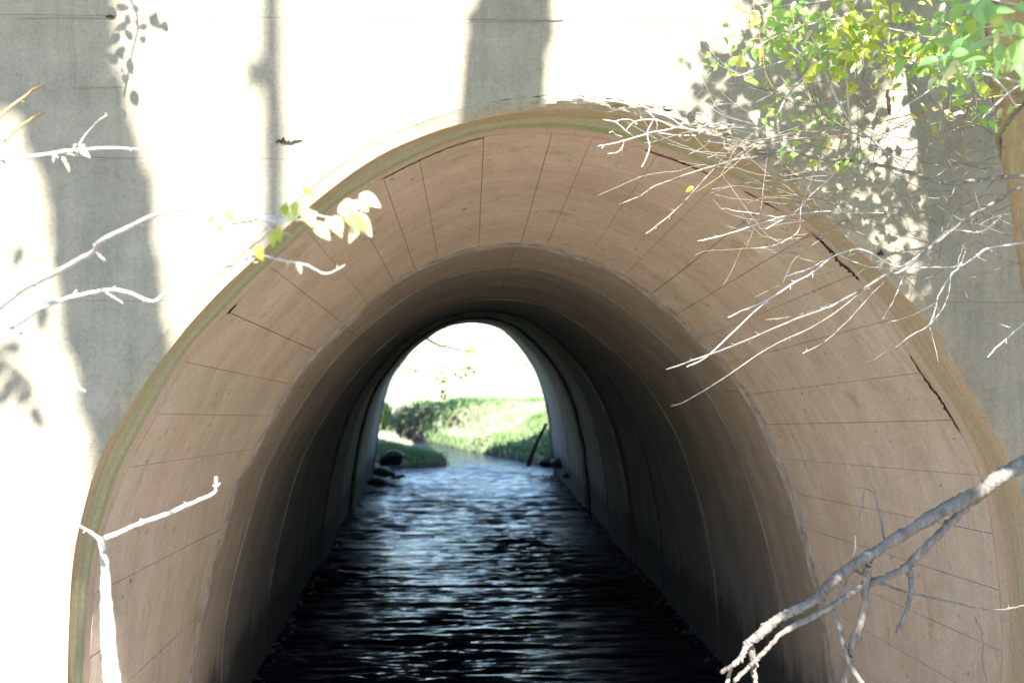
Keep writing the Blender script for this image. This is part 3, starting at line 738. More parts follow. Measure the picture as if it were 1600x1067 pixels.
# large dead branch, lower right
Q = lambda pts: c3(1066, 712, 3, pts)
bare('thick dead grey branch reaching in from the lower right edge across the arch', [
    (Q([(1760, -60), (1600, 40), (1480, 100), (1400, 160), (1300, 215), (1200, 270), (1080, 340), (980, 400), (900, 450), (820, 500), (750, 545), (680, 610), (640, 660), (560, 710), (480, 745), (400, 800), (330, 860), (300, 885)]), 11, 6.5, 7),
    (Q([(300, 885), (285, 930), (240, 980), (180, 1015)]), 5, 3.5, 2), (Q([(230, 990), (215, 1040), (205, 1100)]), 3.6, 3, 0), (Q([(315, 875), (330, 960), (345, 1060), (350, 1110)]), 6, 4, 2),
    (Q([(1450, 150), (1300, 270), (1180, 390), (1080, 490), (1040, 530), (960, 570), (830, 620), (720, 690), (620, 750), (480, 820), (420, 880), (350, 950), (300, 1000), (240, 1060)]), 7, 3.2, 9),
    (Q([(1060, 505), (1070, 570), (1070, 640), (1045, 740), (1005, 830)]), 5, 2.5, 3),
    (Q([(880, 480), (865, 560), (855, 700), (810, 860), (785, 960), (755, 1090)]), 6, 6.5, 1),
    (Q([(645, 665), (700, 725), (735, 790), (755, 880), (790, 980), (860, 1090)]), 4.5, 3.8, 2),
    (Q([(945, 385), (930, 290), (912, 210), (898, 145)]), 2, .8, 4), (Q([(710, 705), (770, 590), (800, 500), (815, 360), (845, 240), (850, 160)]), 2.1, .8, 4),
    (Q([(905, 180), (860, 155), (775, 145)]), .8, .8, 0), (Q([(800, 530), (900, 580), (1040, 635), (1200, 670), (1400, 715), (1480, 720), (1620, 700)]), 2.6, 1.0, 3),
    (Q([(1370, 755), (1405, 830), (1410, 980), (1440, 1090)]), .8, 1.5, 2)], 3.5, BRANCH, name='dead_branch', dwob=.03, k=9, wob=.5, kink=.9)
# left foreground branches
L1 = lambda pts: c3(0, 0, 3, pts)
L4 = lambda pts: c3(0, 356, 3, pts)
bare('short brown twig with a node curving up at the left edge, the higher of two', [(L1([(-60, 620), (0, 550), (50, 500), (105, 463), (160, 420), (210, 397)]), 2.6, 2.2, 1)], 3.0, BROWNTWIG, 'twig', name='foreground_twig')
bare('short tan twig just under the higher brown twig at the left edge', [(L1([(20, 660), (70, 615), (130, 570), (165, 548), (208, 528)]), 2.4, 2.2, 0)], 3.0, BROWNTWIG, 'twig', name='foreground_twig')
tw = bare('pale horizontal twig with pale bud clusters and a brown side shoot at upper left', [(L1([(-60, 755), (0, 745), (150, 733), (280, 715), (350, 705), (500, 695), (640, 698), (730, 690)]), 4.2, 1.4, 3), (L1([(370, 680), (395, 640), (430, 600), (465, 565), (502, 540)]), 1.6, 1.3, 1)], 2.8, TWIG, 'twig', name='foreground_twig')
for a, b in ((270, 712), (290, 735), (300, 760), (345, 690), (360, 680), (375, 700), (395, 690), (355, 735), (320, 720)):
    put_leaf(tw, 'p', P(a / 3, b / 3, 2.8), U(.014, .03))
tw = bare('long pale branch rising from the left edge to the leafy tip over the arch', [
    (L4([(-80, 440), (0, 372), (100, 290), (190, 245), (280, 200), (370, 150), (440, 112), (452, 90), (475, 60), (600, 0), (680, -40), (780, -75), (900, -93), (1040, -87), (1130, -70), (1240, -40), (1330, -25)]), 4.8, 2.4, 5),
    (L4([(445, 110), (465, 130), (490, 152)]), 2.6, 1.6, 0), (c3(380, 270, 5.93, [(-100, 470), (100, 430), (250, 405), (420, 425), (560, 440), (680, 400), (820, 420), (1000, 400), (1120, 350)]), 3, 1.6, 3),
    (c3(380, 270, 5.93, [(60, 700), (200, 590), (290, 450), (330, 370), (400, 300)]), 2.4, 1.5, 1), (c3(380, 270, 5.93, [(60, 450), (180, 480), (300, 545), (420, 560)]), 2.2, 1.2, 1)], (2.7, 2.1), TWIG, name='foreground_branch')
for a, b, s, kd in [(600, 170, 24, 'y'), (440, 290, 28, 'y'), (590, 330, 34, 'p'), (640, 380, 22, 'p'), (430, 440, 26, 'p'), (480, 400, 28, 'p'), (540, 270, 22, 'y'), (720, 460, 30, 'p'), (820, 440, 30, 'p'), (750, 380, 18, 'p'), (940, 370, 36, 'p'), (1000, 430, 34, 'y'), (1060, 300, 34, 'p'), (1140, 200, 32, 'p'), (1190, 270, 24, 'p'), (1180, 420, 36, 'p'), (1000, 250, 26, 'p'), (180, 670, 22, 'y'), (340, 560, 18, 'y'), (380, 500, 22, 'y'), (1090, 380, 36, 'p'), (900, 400, 24, 'p')]:
    put_leaf(tw, kd, P(380 + (a - 60) / 5.93, 270 + b / 5.93, 2.12 + U(-.04, .04)), s * 1.2 * 2.12 / 2000, Vector((U(-.4, .4), -1, U(.2, .9))))
for a, b in ((1010, -45), (1040, -15), (1050, -70)):
    put_leaf(tw, 'y', P(a / 3, 356 + b / 3, 2.5), .022)
tw = bare('second pale branch below it, dipping then climbing to a bent golden tip inside the arch', [
    (L4([(-60, 470), (60, 455), (110, 430), (180, 380), (300, 335), (380, 315), (450, 300), (530, 290), (620, 310), (720, 345), (800, 280), (900, 225), (1000, 187), (1080, 180), (1150, 150)]), 4.2, 1.4, 4),
    (L4([(1150, 150), (1210, 130), (1290, 145), (1360, 160), (1440, 175), (1530, 217), (1620, 172)]), 2.4, 1.6, 1), (L4([(500, 305), (540, 330), (575, 352)]), 2.2, 1.4, 0),
    (L4([(-40, 400), (60, 470), (110, 500), (200, 550), (280, 620), (340, 690), (370, 750), (400, 765)]), 3.0, 2.2, 2)], (2.75, 2.55), TWIG, name='foreground_branch')
for a, b in ((1370, 150), (1390, 165), (1350, 175), (1180, 140), (1200, 165)):
    put_leaf(tw, 'p', P(a / 3, 356 + b / 3, 2.55), U(.018, .03))
Y7 = lambda pts: c3(0, 712, 3, pts)
bare('pale forked twig standing up in front of the lower left rim, base flared as the sun patch', [  # flared white stem base stands in for the wedge of sunlight on the lining
    (Y7([(560, 1250), (528, 1060), (512, 900), (500, 720), (495, 600), (490, 500), (470, 395)]), 15, 4, 1), (Y7([(470, 395), (420, 355), (345, 315)]), 3.8, 2.0, 1),
    (Y7([(470, 392), (560, 360), (640, 322), (730, 290), (800, 265), (880, 230), (940, 205), (1005, 172), (1012, 140), (1014, 95)]), 4.2, 2.6, 7)], (2.9, 3.0), TWIG, name='foreground_branch', k=5)

# right bare twigs
TH_ = .62
F5 = lambda pts: c3(900, 130, 3.95, pts)
F6 = lambda pts: c3(1066, 356, 3, pts)
F4 = lambda pts: c3(1200, 200, 4, pts)
F3 = lambda pts: c3(1200, 0, 4, pts)
bare('long arching twig ending in a curl over the crown, lowest tip at the tan boards', [
    (F4([(1800, 270), (1600, 300), (1400, 315), (1160, 345), (1060, 340), (950, 300), (850, 270), (700, 235), (520, 210), (300, 190), (100, 145), (0, 170)]) + F5([(1080, 460), (1000, 468), (880, 505), (740, 545), (600, 595), (480, 640), (400, 695), (265, 748)]), 6, 1.6, 9),
    (F5([(1080, 340), (1000, 380), (920, 445), (860, 520), (740, 650), (650, 750), (500, 880), (430, 932)]), 1.6, 2.0, 5), (F5([(495, 885), (490, 900), (470, 895)]), 1.3, 1, 0),
    (F5([(1190, 380), (1170, 520), (1155, 650), (1135, 820), (1090, 920), (1050, 1020)]), 1.1, .8, 3)], 3.75, BRANCH)
bare('tangle of fine white twigs at the crown of the arch', [
    (F5([(1250, 300), (1000, 265), (860, 250), (740, 290), (640, 270), (560, 290), (480, 300), (400, 325), (300, 355), (220, 375), (135, 390)]), 2.2, 1.8, 5),
    (F5([(300, 355), (285, 395), (260, 425), (195, 436)]), 1.8, 1.4, 1), (F5([(480, 220), (440, 310), (455, 390), (435, 460), (405, 522)]), 2.0, 1.8, 2),
    (F5([(760, 295), (660, 280), (600, 270), (540, 245), (480, 225), (390, 230), (345, 250), (310, 292)]), 2.6, 1.4, 3), (F5([(360, 332), (300, 290), (240, 240), (165, 226)]), 1.9, 1.5, 1),
    (F5([(238, 236), (300, 225), (350, 232), (380, 255)]), 1.4, 1.1, 0), (F5([(205, 308), (225, 300), (250, 322), (285, 332)]), 1.3, 1.1, 0),
    (F5([(740, 325), (640, 322), (560, 315), (500, 300), (500, 250), (470, 200), (430, 170)]), 1.7, 1.1, 2), (F5([(700, 300), (620, 240), (560, 205), (500, 190), (440, 165)]), 1.5, 1, 2),
    (F5([(1000, 130), (900, 130), (850, 150), (800, 190), (770, 200)]), 1.8, 1.1, 1), (F5([(820, 370), (760, 410), (695, 440)]), 1.0, .7, 0), (F5([(915, 400), (860, 440), (812, 462)]), 1.0, .7, 0),
    (F5([(640, 330), (670, 360), (715, 340)]), 1.1, .8, 0)], 3.95)
bare('long drooping branch crossing the right rim with the farthest reaching white tip', [
    ([(1680, 270), (1600, 290), (1562, 312), (1512, 340), (1487, 360), (1450, 390), (1425, 412), (1405, 425), (1382, 431), (1352, 449)] + F6([(730, 350), (640, 390), (500, 440), (320, 520), (180, 575), (50, 620), (-75, 665)]), 5, 1.7, 9),
    (F6([(950, 215), (840, 300), (700, 410), (600, 470), (400, 565), (200, 700), (20, 810), (-55, 835)]), 2.2, 1.5, 8),
    (F6([(390, 432), (520, 415), (620, 385), (740, 340), (860, 280), (940, 225)]), 1.4, 1.8, 5), (F6([(565, 588), (650, 545), (720, 490), (800, 410), (870, 330), (950, 250)]), 2.4, 1.2, 2)], 3.7, BRANCH)
bare('branch above it with two crossing white tips over the dark joint', [
    (F6([(1500, -60), (1400, 20), (1260, 10), (1180, 70), (1080, 150), (1000, 180), (870, 110), (790, 105), (700, 140), (610, 210), (530, 255), (430, 320), (330, 400), (180, 545), (100, 615), (20, 652)]), 2.6, 1.8, 9),
    (F6([(215, 420), (270, 393), (330, 370), (430, 322)]), 1.6, 1.6, 3), (F6([(480, 232), (540, 210), (600, 190), (690, 140)]), 1.1, 1.3, 1), (F6([(530, 255), (535, 210)]), 1.5, 1.3, 0),
    (F6([(1600, 70), (1440, 95), (1380, 130), (1300, 180), (1170, 185), (1050, 190), (960, 190), (870, 180), (780, 150), (720, 120)]), 3, 1.0, 5)], 3.8)
bare('thin twigs hanging past the right rim below the shadowed wall', [
    (F6([(1330, 100), (1300, 180), (1260, 220), (1200, 320), (1190, 370), (1155, 455), (1080, 500), (1000, 560)]), 2.2, 1.5, 5), (F6([(1158, 460), (1175, 520), (1200, 628)]), 1.4, 1, 1),
    (F6([(1190, 350), (1120, 390), (1050, 420), (960, 445)]), 1.0, .8, 2), (F6([(1050, 200), (1020, 270), (990, 340), (940, 425)]), 1.4, 1.4, 2), (F6([(860, 630), (910, 610), (970, 560), (1000, 520)]), .6, .6, 0),
    (F6([(1160, 455), (1220, 380), (1250, 300), (1260, 200)]), 1.4, 1.1, 4)], 3.85)
bare('loose arching twigs across the upper right of the arch opening', [
    (F5([(1900, 800), (1700, 800), (1560, 790), (1400, 803), (1250, 830), (1090, 882), (920, 937), (750, 975)]), 1.4, 1.5, 5), (F5([(1250, 830), (1130, 808), (980, 790), (940, 777), (890, 778)]), 1.2, .7, 1),
    (F5([(1500, 450), (1450, 600), (1420, 680), (1385, 780), (1380, 895), (1330, 950), (1210, 1005), (1100, 1020)]), 1.2, .9, 3), (F5([(1700, 470), (1600, 560), (1520, 630), (1450, 690), (1360, 790), (1260, 850), (1170, 902)]), 1.5, 1.5, 3)], 3.8)
bare('bare brown branch entering from the right edge high over the wall', [
    (F3([(1900, 540), (1700, 575), (1600, 580), (1420, 607), (1240, 640), (1100, 680), (1000, 700), (900, 715), (780, 745), (640, 780), (560, 830), (400, 850)]), 3.6, 1.2, 7), (F3([(1000, 830), (1080, 880), (1150, 930), (1230, 1000), (1300, 1040), (1360, 1080)]), 2.2, 1.4, 3),
    (F3([(1250, 650), (1250, 700), (1200, 790), (1110, 840)]), 2.0, 1.3, 1), (F3([(980, 700), (920, 600), (860, 560), (700, 570), (640, 545)]), 1.4, .8, 3), (F3([(980, 705), (1010, 820), (1000, 900), (960, 1060)]), 1.4, 1, 2),
    (F3([(1340, 880), (1270, 885), (1235, 920), (1225, 990), (1290, 1040)]), 1.4, 1.4, 1)], 3.75, BROWNTWIG)
bare('slim broken twig pointing down left at the right edge beside the trunk', [([(1640, 480), (1600, 506), (1583, 520), (1560, 540), (1543, 558)], 2.6, 1.5, 3), ([(1580, 512), (1572, 510), (1561, 505)], 1.4, .9, 0)], 3.8)
# procedural fine tangle between the traced twigs
def tangle(label, n, region, D, seed):
    random.seed(seed); x0, x1, y0, y1 = region
    o = empty('twig_tangle', P((x0 + x1) / 2, (y0 + y1) / 2, D), label, 'twigs')
    for k in range(n):
        mb = MB(); x, y = U(x0, x1), U(y0, y1); a = math.radians(U(150, 215)) if R() < .7 else math.radians(U(60, 140)); pts = [(x, y)]; da = U(-.25, .25)
        for s in range(random.randint(3, 6)):
            l = U(18, 42); x += math.cos(a) * l; y += math.sin(a) * l * -1 if a < 2 else -math.sin(a) * l; a += da + U(-.25, .25); pts.append((x, y))
        branch_line(mb, pts, D + U(-.25, .2), U(.8, 1.7), U(.5, .9), 5, random.randint(0, 4)); mb.build('twig', BROWNTWIG if R() < .12 else BRANCH, o)
    return o
tangle('fine bare twigs crossing in front of the shaded wall right of the arch', 95, (1230, 1620, 160, 430), 3.8, 5)
tangle('fine white twigs among the lowest green leaves above the right shoulder of the arch', 40, (1090, 1360, 120, 260), 3.85, 6)
random.seed(21)

TH_ = 1.0
# right tan trunk
mb = MB()
tp = [(1700, 900, 3.95), (1662, 640, 3.92), (1634, 460, 3.9), (1614, 350, 3.9), (1592, 215, 3.9), (1580, 110, 3.88), (1572, 10, 3.85), (1560, -150, 3.8), (1555, -500, 3.7), (1600, -1100, 3.5)]
trk = empty('vine_wrapped_trunk', P(1640, 1500, 3.95), 'slender tan tree trunk standing against the wall at the right edge', 'tree')
pts = cat_rom([P(1730, 1500, 3.95)] + [P(*a) for a in tp], 5)
mb.tube(pts, [(27 + 7 * (1 - i / len(pts))) * 3.9 / 2000 for i in range(len(pts))], 14, wob=.35); mb.build('trunk', TRUNKM, trk)
mb = MB(); c = []
for k in range(260):
    f = k / 259; u = 8 + f * (len(pts) - 22); i = int(u); q = pts[i].lerp(pts[i + 1], u - i); a = f * 17 + .5 * math.sin(f * 9)
    c.append(q + Vector((math.cos(a) * .060, math.sin(a) * .060, 0)))
mb.tube(c, .0055, 6, wob=.4); mb.build('climbing_vine', BRANCH, trk)

# ------------------------------------------------------------------ leafy shrub, upper right
shrub = empty('leafy_shrub', P(1700, 1400, 3.4), 'leafy green and yellow shrub hanging over the wall in the upper right corner', 'shrub')
lines = [([(1760, 120), (1650, 60), (1560, 40), (1470, 60), (1390, 45), (1310, 30), (1230, 50), (1180, 75)], 3.74), ([(1750, 40), (1600, 10), (1480, -10), (1360, -5), (1260, 5), (1190, 15)], 3.7),
         ([(1700, 160), (1560, 120), (1470, 110), (1400, 90), (1330, 75), (1270, 85), (1210, 100), (1150, 120)], 3.75), ([(1600, 100), (1540, 110), (1480, 125), (1440, 150), (1400, 175)], 3.6),
         ([(1280, 85), (1300, 140), (1330, 190), (1370, 225), (1410, 262)], 3.8), ([(1290, 90), (1230, 150), (1215, 200), (1240, 235)], 3.8), ([(1700, 20), (1600, 50), (1540, 60), (1500, 90), (1470, 120)], 2.7),
         ([(1660, 120), (1600, 130), (1560, 160), (1535, 185)], 3.3), ([(1320, 80), (1325, 160), (1330, 230), (1325, 260)], 3.8), ([(1540, 110), (1570, 140), (1590, 170)], 3.4)]
for pts_, D in lines:
    mb = MB(); branch_line(mb, pts_, D, 2.2, .9, 6, 5); mb.build('stem', TWIG, shrub)
clusters = [(1215, 22, 38, 26, 12, 'g', 25, 3.75), (1270, 30, 34, 26, 9, 'g', 25, 3.75), (1180, 65, 28, 22, 6, 'g', 23, 3.8), (1155, 110, 22, 22, 6, 'g', 27, 3.8), (1245, 80, 38, 26, 9, 'g', 25, 3.8),
            (1340, 20, 45, 28, 20, 'y', 27, 3.7), (1350, 60, 42, 25, 16, 'y', 27, 3.72), (1400, 15, 42, 25, 12, 'y', 25, 3.7), (1290, 82, 25, 15, 8, 'g', 30, 3.78), (1330, 88, 30, 16, 10, 'y', 28, 3.75),
            (1400, 88, 42, 22, 12, 'y', 26, 3.7), (1450, 75, 35, 25, 12, 'g', 27, 3.65), (1470, 30, 40, 30, 14, 'b', 30, 3.3), (1520, 20, 40, 28, 12, 'b', 38, 2.7), (1575, 30, 35, 30, 12, 'b', 40, 2.5),
            (1500, 75, 30, 26, 10, 'b', 36, 2.7), (1560, 75, 45, 26, 16, 'b', 42, 2.45), (1490, 100, 26, 20, 8, 'b', 34, 2.9), (1300, 120, 28, 14, 5, 'y', 24, 3.8), (1345, 135, 20, 10, 3, 'y', 24, 3.8),
            (1200, 165, 20, 15, 4, 'g', 19, 3.85), (1230, 225, 20, 14, 5, 'g', 20, 3.8), (1285, 185, 22, 12, 5, 'g', 22, 3.8), (1290, 222, 20, 10, 4, 'g', 22, 3.8), (1320, 250, 24, 10, 5, 'g', 19, 3.8), (1265, 245, 14, 12, 3, 'g', 20, 3.8),
            (1430, 165, 10, 6, 1, 'g', 22, 3.8), (1525, 145, 26, 14, 6, 'g', 24, 3.4), (1540, 180, 14, 14, 4, 'g', 26, 3.4), (1575, 162, 10, 6, 1, 'g', 20, 3.5), (1440, 105, 20, 14, 4, 'g', 28, 3.7), (1470, 135, 18, 12, 4, 'y', 24, 3.65), (1180, 20, 22, 18, 4, 'g', 24, 3.75)]
clusters.sort(key=lambda c: c[7] > 3.5); n_leaf = 0; rest = {k: MB() for k in 'gybp'}
for cx, cy, rx, ry, n, kd, sz, D in clusters:
    for _ in range(int(n * 1.05)):
        kk = kd if R() < .75 else random.choice('gyp')
        d = D + U(-.12, .12); q = P(random.gauss(cx, rx * .55), random.gauss(cy, ry * .6), d); n_leaf += 1
        sz_ = sz * U(.6, 1.25) * d / 2000; fc = Vector((U(-.8, .8), -U(.1, 1), U(-.2, 1.2)))
        if n_leaf < 290: put_leaf(shrub, kk, q, sz_, fc)
        else: leaf_into(rest[kk], q, sz_, fc, .55)
for cx, cy, rx, ry, n, kd, sz, D in [(1140, 40, 45, 30, 10, 'g', 17, 3.85), (1120, 100, 30, 25, 8, 'g', 16, 3.85), (1250, 60, 90, 50, 110, 'g', 19, 3.85), (1400, 60, 90, 50, 130, 'y', 19, 3.8), (1480, 90, 60, 50, 70, 'g', 19, 3.75), (1540, 100, 50, 50, 60, 'g', 21, 3.5), (1300, 30, 90, 30, 60, 'p', 17, 3.8), (1340, 110, 90, 30, 40, 'p', 16, 3.8), (1250, 180, 80, 40, 34, 'g', 15, 3.85), (1480, 160, 60, 30, 24, 'p', 15, 3.75), (1330, 240, 60, 25, 12, 'g', 15, 3.85), (1560, 200, 30, 30, 10, 'g', 16, 3.7)]:
    for _ in range(n):
        d = D + U(-.15, .15); kk = kd if R() < .6 else random.choice('gyp')
        leaf_into(rest[kk], P(random.gauss(cx, rx * .5), random.gauss(cy, ry * .55), d), sz * U(.6, 1.3) * d / 2000, Vector((U(-.8, .8), -U(.1, 1), U(-.2, 1.2))), .55)
for kk, (mb_, m_) in {'g': (rest['g'], LG), 'y': (rest['y'], LY), 'b': (rest['b'], LB), 'p': (rest['p'], LP)}.items():
    if mb_.v: tag(mb_.build('small_leaves', m_, shrub), kind='stuff')
put_leaf(shrub, 'y', P(1084, 292, 3.74), 16 * 3.74 / 2000, Vector((0, -1, .3)))
# the rest of its crown, above and beside the picture: it throws the dappled shade on the wall
def shade_amount(x, y):
    """how densely the wall is shaded at photo pixel x,y, right part"""
    n = noise.noise(Vector((x / 55, y / 70, 1.5))) ; n2 = noise.noise(Vector((x / 120, y / 120, 7)))
    edge = 1060 + 90 * noise.noise(Vector((y / 60, 3, 0)))
    if y < 85: edge += 70
    v = sstep(edge, edge + 110, x)
    if 1375 < x < 1440 and 90 < y < 260: v *= .12
    if 1190 < x < 1440 and 150 < y < 540: v *= .55 + .45 * sstep(-.1, .15, n)
    if 190 < y < 380 and x < 1440: v *= .75
    if x > 1440: v = 1
    if y > 560 and x < 1500: v *= .7
    return v
fol = MB(); k = 0
GAPS = [P(x, y, 3.5) for x, y in [(1455, 810), (1466, 803), (1478, 796), (1490, 789), (1502, 782), (1514, 775), (1372, 866), (1368, 870), (1410, 852), (1535, 755), (1200, 985), (1190, 992), (1180, 998), (1150, 1040), (1130, 1052), (1165, 1010), (1480, 825), (1465, 840), (1450, 860), (1435, 876), (1420, 885), (1405, 892), (1390, 900), (1425, 900), (1424, 925), (1420, 950), (1412, 970), (1403, 985), (1180, 1045), (1182, 1062)]]
def in_gap(p, r=.062):
    for g in GAPS:
        v = p - g; t = v.dot(SUN)
        if t > 0 and (v - SUN * t).length < r: return True
    return False
for _ in range(40000):
    if k > 5200: break
    x, y = U(1030, 1660), U(-80, 720)
    if R() > shade_amount(x, y): continue
    t = U(.5, 3.3); p = S(x, y, t); q = to_px(p)
    if p.y < -3.3: continue
    if q[1] > -25 and q[0] < 1625: continue
    if in_gap(p): continue
    leaf_into(fol, p, U(.035, .058), SUN + Vector((U(-.8, .8), U(-.8, .8), U(-.8, .8)))); k += 1
print('foliage leaves', k)
# leaves high over the dead branch: patches of shade along it, with gaps
for (x, y) in [(1590, 728), (1570, 738), (1550, 745), (1610, 718), (1530, 752), (1440, 820), (1425, 835), (1412, 842), (1395, 850), (1380, 860), (1345, 872), (1330, 880), (1310, 895), (1295, 910), (1285, 925), (1270, 938), (1250, 950), (1230, 958), (1215, 965), (1170, 995), (1480, 800), (1500, 790), (1350, 880), (1352, 920), (1345, 960), (1335, 1000), (1325, 1040), (1320, 915), (1300, 935), (1280, 955), (1250, 975), (1225, 995), (1205, 1015), (1185, 1035), (1305, 960), (1315, 985), (1325, 1020)]:
    for _ in range(9):
        p = P(x + U(-11, 11), y + U(-11, 11), 3.5) + SUN * U(1.9, 2.9)
        if in_gap(p): continue
        leaf_into(fol, p, U(.035, .055), SUN + Vector((U(-.6, .6), U(-.6, .6), U(-.6, .6))))
tag(fol.build('foliage', LG, shrub), kind='stuff')

# vine hanging from the top of the wall, upper left: its leaves shadow the wall beside the trunk shadow
vine = empty('hanging_vine', S(180, -350, 1.2), 'leafy vine hanging down from the coping left of the arch', 'vine')
mb = MB(); c = cat_rom([S(150, -420, 1.0), S(170, -200, 1.05), S(190, -40, 1.05), S(215, 30, 1.1), S(205, 90, 1.1), S(195, 150, 1.1)], 6)
mb.tube(c, [.004] * len(c), 6); mb.build('stem', TWIG, vine)
for a, b, z in [(190, 8, 24), (202, 22, 22), (213, 18, 22), (222, 33, 20), (240, 26, 27), (256, 40, 26), (235, 56, 25), (221, 44, 20), (207, 38, 22), (212, 64, 22), (203, 74, 22), (196, 52, 24), (190, 78, 22), (206, 90, 26), (193, 97, 24), (208, 120, 27), (211, 141, 27), (197, 168, 26), (188, 120, 24), (186, 148, 24), (180, 60, 26), (178, 100, 26), (190, 30, 26), (248, 18, 20), (199, 108, 18)]:
    put_leaf(vine, 'g', S(a - 6 + U(-2, 2), b, 1.1 + U(-.1, .1)), z * .95 * D0 / 2000, SUN + Vector((U(-.25, .25), U(-.25, .25), U(-.25, .25))))

# ------------------------------------------------------------------ trees behind the viewpoint, whose trunks shade the wall
def tree(label, base, path, rad, crown, seed, m=DKBARK, leafm=LD, n=1800, extra=()):
    random.seed(seed); o = empty('tree', base, label, 'tree')
    mb = MB(); pts = cat_rom(path, 5); rr = [rad(i / (len(pts) - 1)) for i in range(len(pts))]; mb.tube(pts, rr, 12, wob=.25)
    mb.build('trunk', m, o); lm = MB(); (cc, cr) = crown
    for k in range(9):
        a = k * 2.4; e = Vector((math.cos(a) * cr.x, math.sin(a) * cr.y, U(-.3, .8) * cr.z)) * .75
        c = cat_rom([pts[-1 - random.randrange(4)], pts[-1] + e * .4 + Vector((0, 0, .4)), Vector(cc) + e], 4); mb2 = MB()
        mb2.tube(c, [rr[-1] * (1 - .08 * i) for i in range(len(c))], 6); mb2.build('limb', m, o)
        for _ in range(n // 9):
            q = Vector(cc) + e + Vector((random.gauss(0, cr.x * .3), random.gauss(0, cr.y * .3), random.gauss(0, cr.z * .3))); leaf_into(lm, q, U(.07, .13), None)
    for pth, r0, r1 in extra:
        c = cat_rom(pth, 5); mb2 = MB(); mb2.tube(c, [r0 + (r1 - r0) * i / (len(c) - 1) for i in range(len(c))], 8, wob=.2); mb2.build('limb', m, o)
    tag(lm.build('crown', leafm, o), kind='stuff'); return o
def at_sun(px, py, yy):                                            # sunward point on plane y=yy of the wall point px,py
    p = P(px, py, D0); return p + SUN * ((p.y - yy) / -SUN.y)
def up_path(line, yy):
    pts = [at_sun(a, b, yy) for a, b in line]; return pts
def grounded(pts, x_at0=None):
    lo = min(pts, key=lambda p: p.z); b = Vector((lo.x if x_at0 is None else x_at0, lo.y, ground_z(lo.x, lo.y) - .1)); pts = sorted(pts, key=lambda p: p.z)
    mid = (b + lo) / 2; return [b, mid] + pts
p = grounded(up_path([(788, 165), (795, 90), (805, 0), (812, -160), (815, -500), (800, -900)], -3.5)); p += [p[-1] + Vector((.1, 0, 2.2))]
tree('grey tree with straight trunk standing just right of the viewpoint', p[0], p, lambda t: .150 - .04 * t, (p[-1] + Vector((0, -1, .8)), Vector((2.4, 2.2, 1.5))), 11)
p = grounded(up_path([(428, 400), (428, 200), (424, 100), (424, 0), (422, -150), (420, -500)], -4.75)); p += [p[-1] + Vector((0, -.2, 2.5))]
sd = [at_sun(425, 118, -4.75), at_sun(410, 112, -4.75), at_sun(392, 118, -4.75)]
tree('thin sapling just behind the viewpoint', p[0], p, lambda t: .036 - .008 * t, (p[-1] + Vector((0, -.8, .8)), Vector((1.4, 1.4, 1.2))), 12, extra=[(sd, .03, .045)], n=900)
p = grounded(up_path([(200, 760), (190, 560), (165, 420), (150, 300), (112, 150), (95, 0), (85, -200), (60, -600), (230, 745), (320, 762), (440, 790), (620, 850), (900, 930), (1250, 1040)], -5.0)); p += [p[-1] + Vector((0, -.2, 2))]  # lower trunk path bent aside to keep its shadow off the left branches
ex4 = [at_sun(110, 160, -5), at_sun(40, 110, -5), at_sun(-60, 90, -5)]
ex1 = [at_sun(180, 270, -5), at_sun(215, 278, -5), at_sun(228, 300, -5)]
ex2 = [at_sun(110, 60, -5), at_sun(55, 20, -5), at_sun(-40, -60, -5)]
ex3 = [at_sun(120, 120, -5), at_sun(60, 90, -5), at_sun(10, 100, -5), at_sun(-60, 60, -5)]
tree('unseen leaning thick-trunked tree behind the viewpoint, lower trunk bent to steer its shadow', p[0], p, lambda t: .172 - .01 * t, (p[-1] + Vector((-.6, -1, 1)), Vector((2.4, 2.2, 1.4))), 13, extra=[(ex1, .05, .03), (ex2, .10, .09), (ex3, .12, .10), (ex4, .13, .12)])
p = grounded(up_path([(1545, 620), (1530, 400), (1535, 250), (1545, 100), (1560, -150), (1570, -500)], -4.0)); p += [p[-1] + Vector((.1, 0, 2.2))]
tree('tree with broad trunk to the right of the viewpoint', p[0], p, lambda t: .19 - .02 * t, (p[-1] + Vector((1, -1, .8)), Vector((2.4, 2.2, 1.5))), 14)
# star-shaped leaf clump shading the lower left of the wall
lc = empty('broken_leafy_branch', at_sun(-10, 560, -2.9), 'small leafy branch overhead to the left of the viewpoint', 'branch')
mb = MB(); c = cat_rom([at_sun(-260, 420, -2.9), at_sun(-100, 500, -2.9), at_sun(0, 560, -2.9), at_sun(50, 600, -2.9)], 4); mb.tube(c, .008, 6); mb.build('stem', BRANCH, lc)
for a, b in ((10, 560), (35, 545), (5, 590), (40, 590), (55, 610), (20, 610), (-10, 640), (45, 635), (25, 570), (70, 470), (55, 410), (85, 420), (30, 380)):
    put_leaf(lc, 'd', at_sun(a, b, -2.9 + U(-.1, .1)), .085, SUN + Vector((U(-.3, .3), U(-.3, .3), U(-.3, .3))))

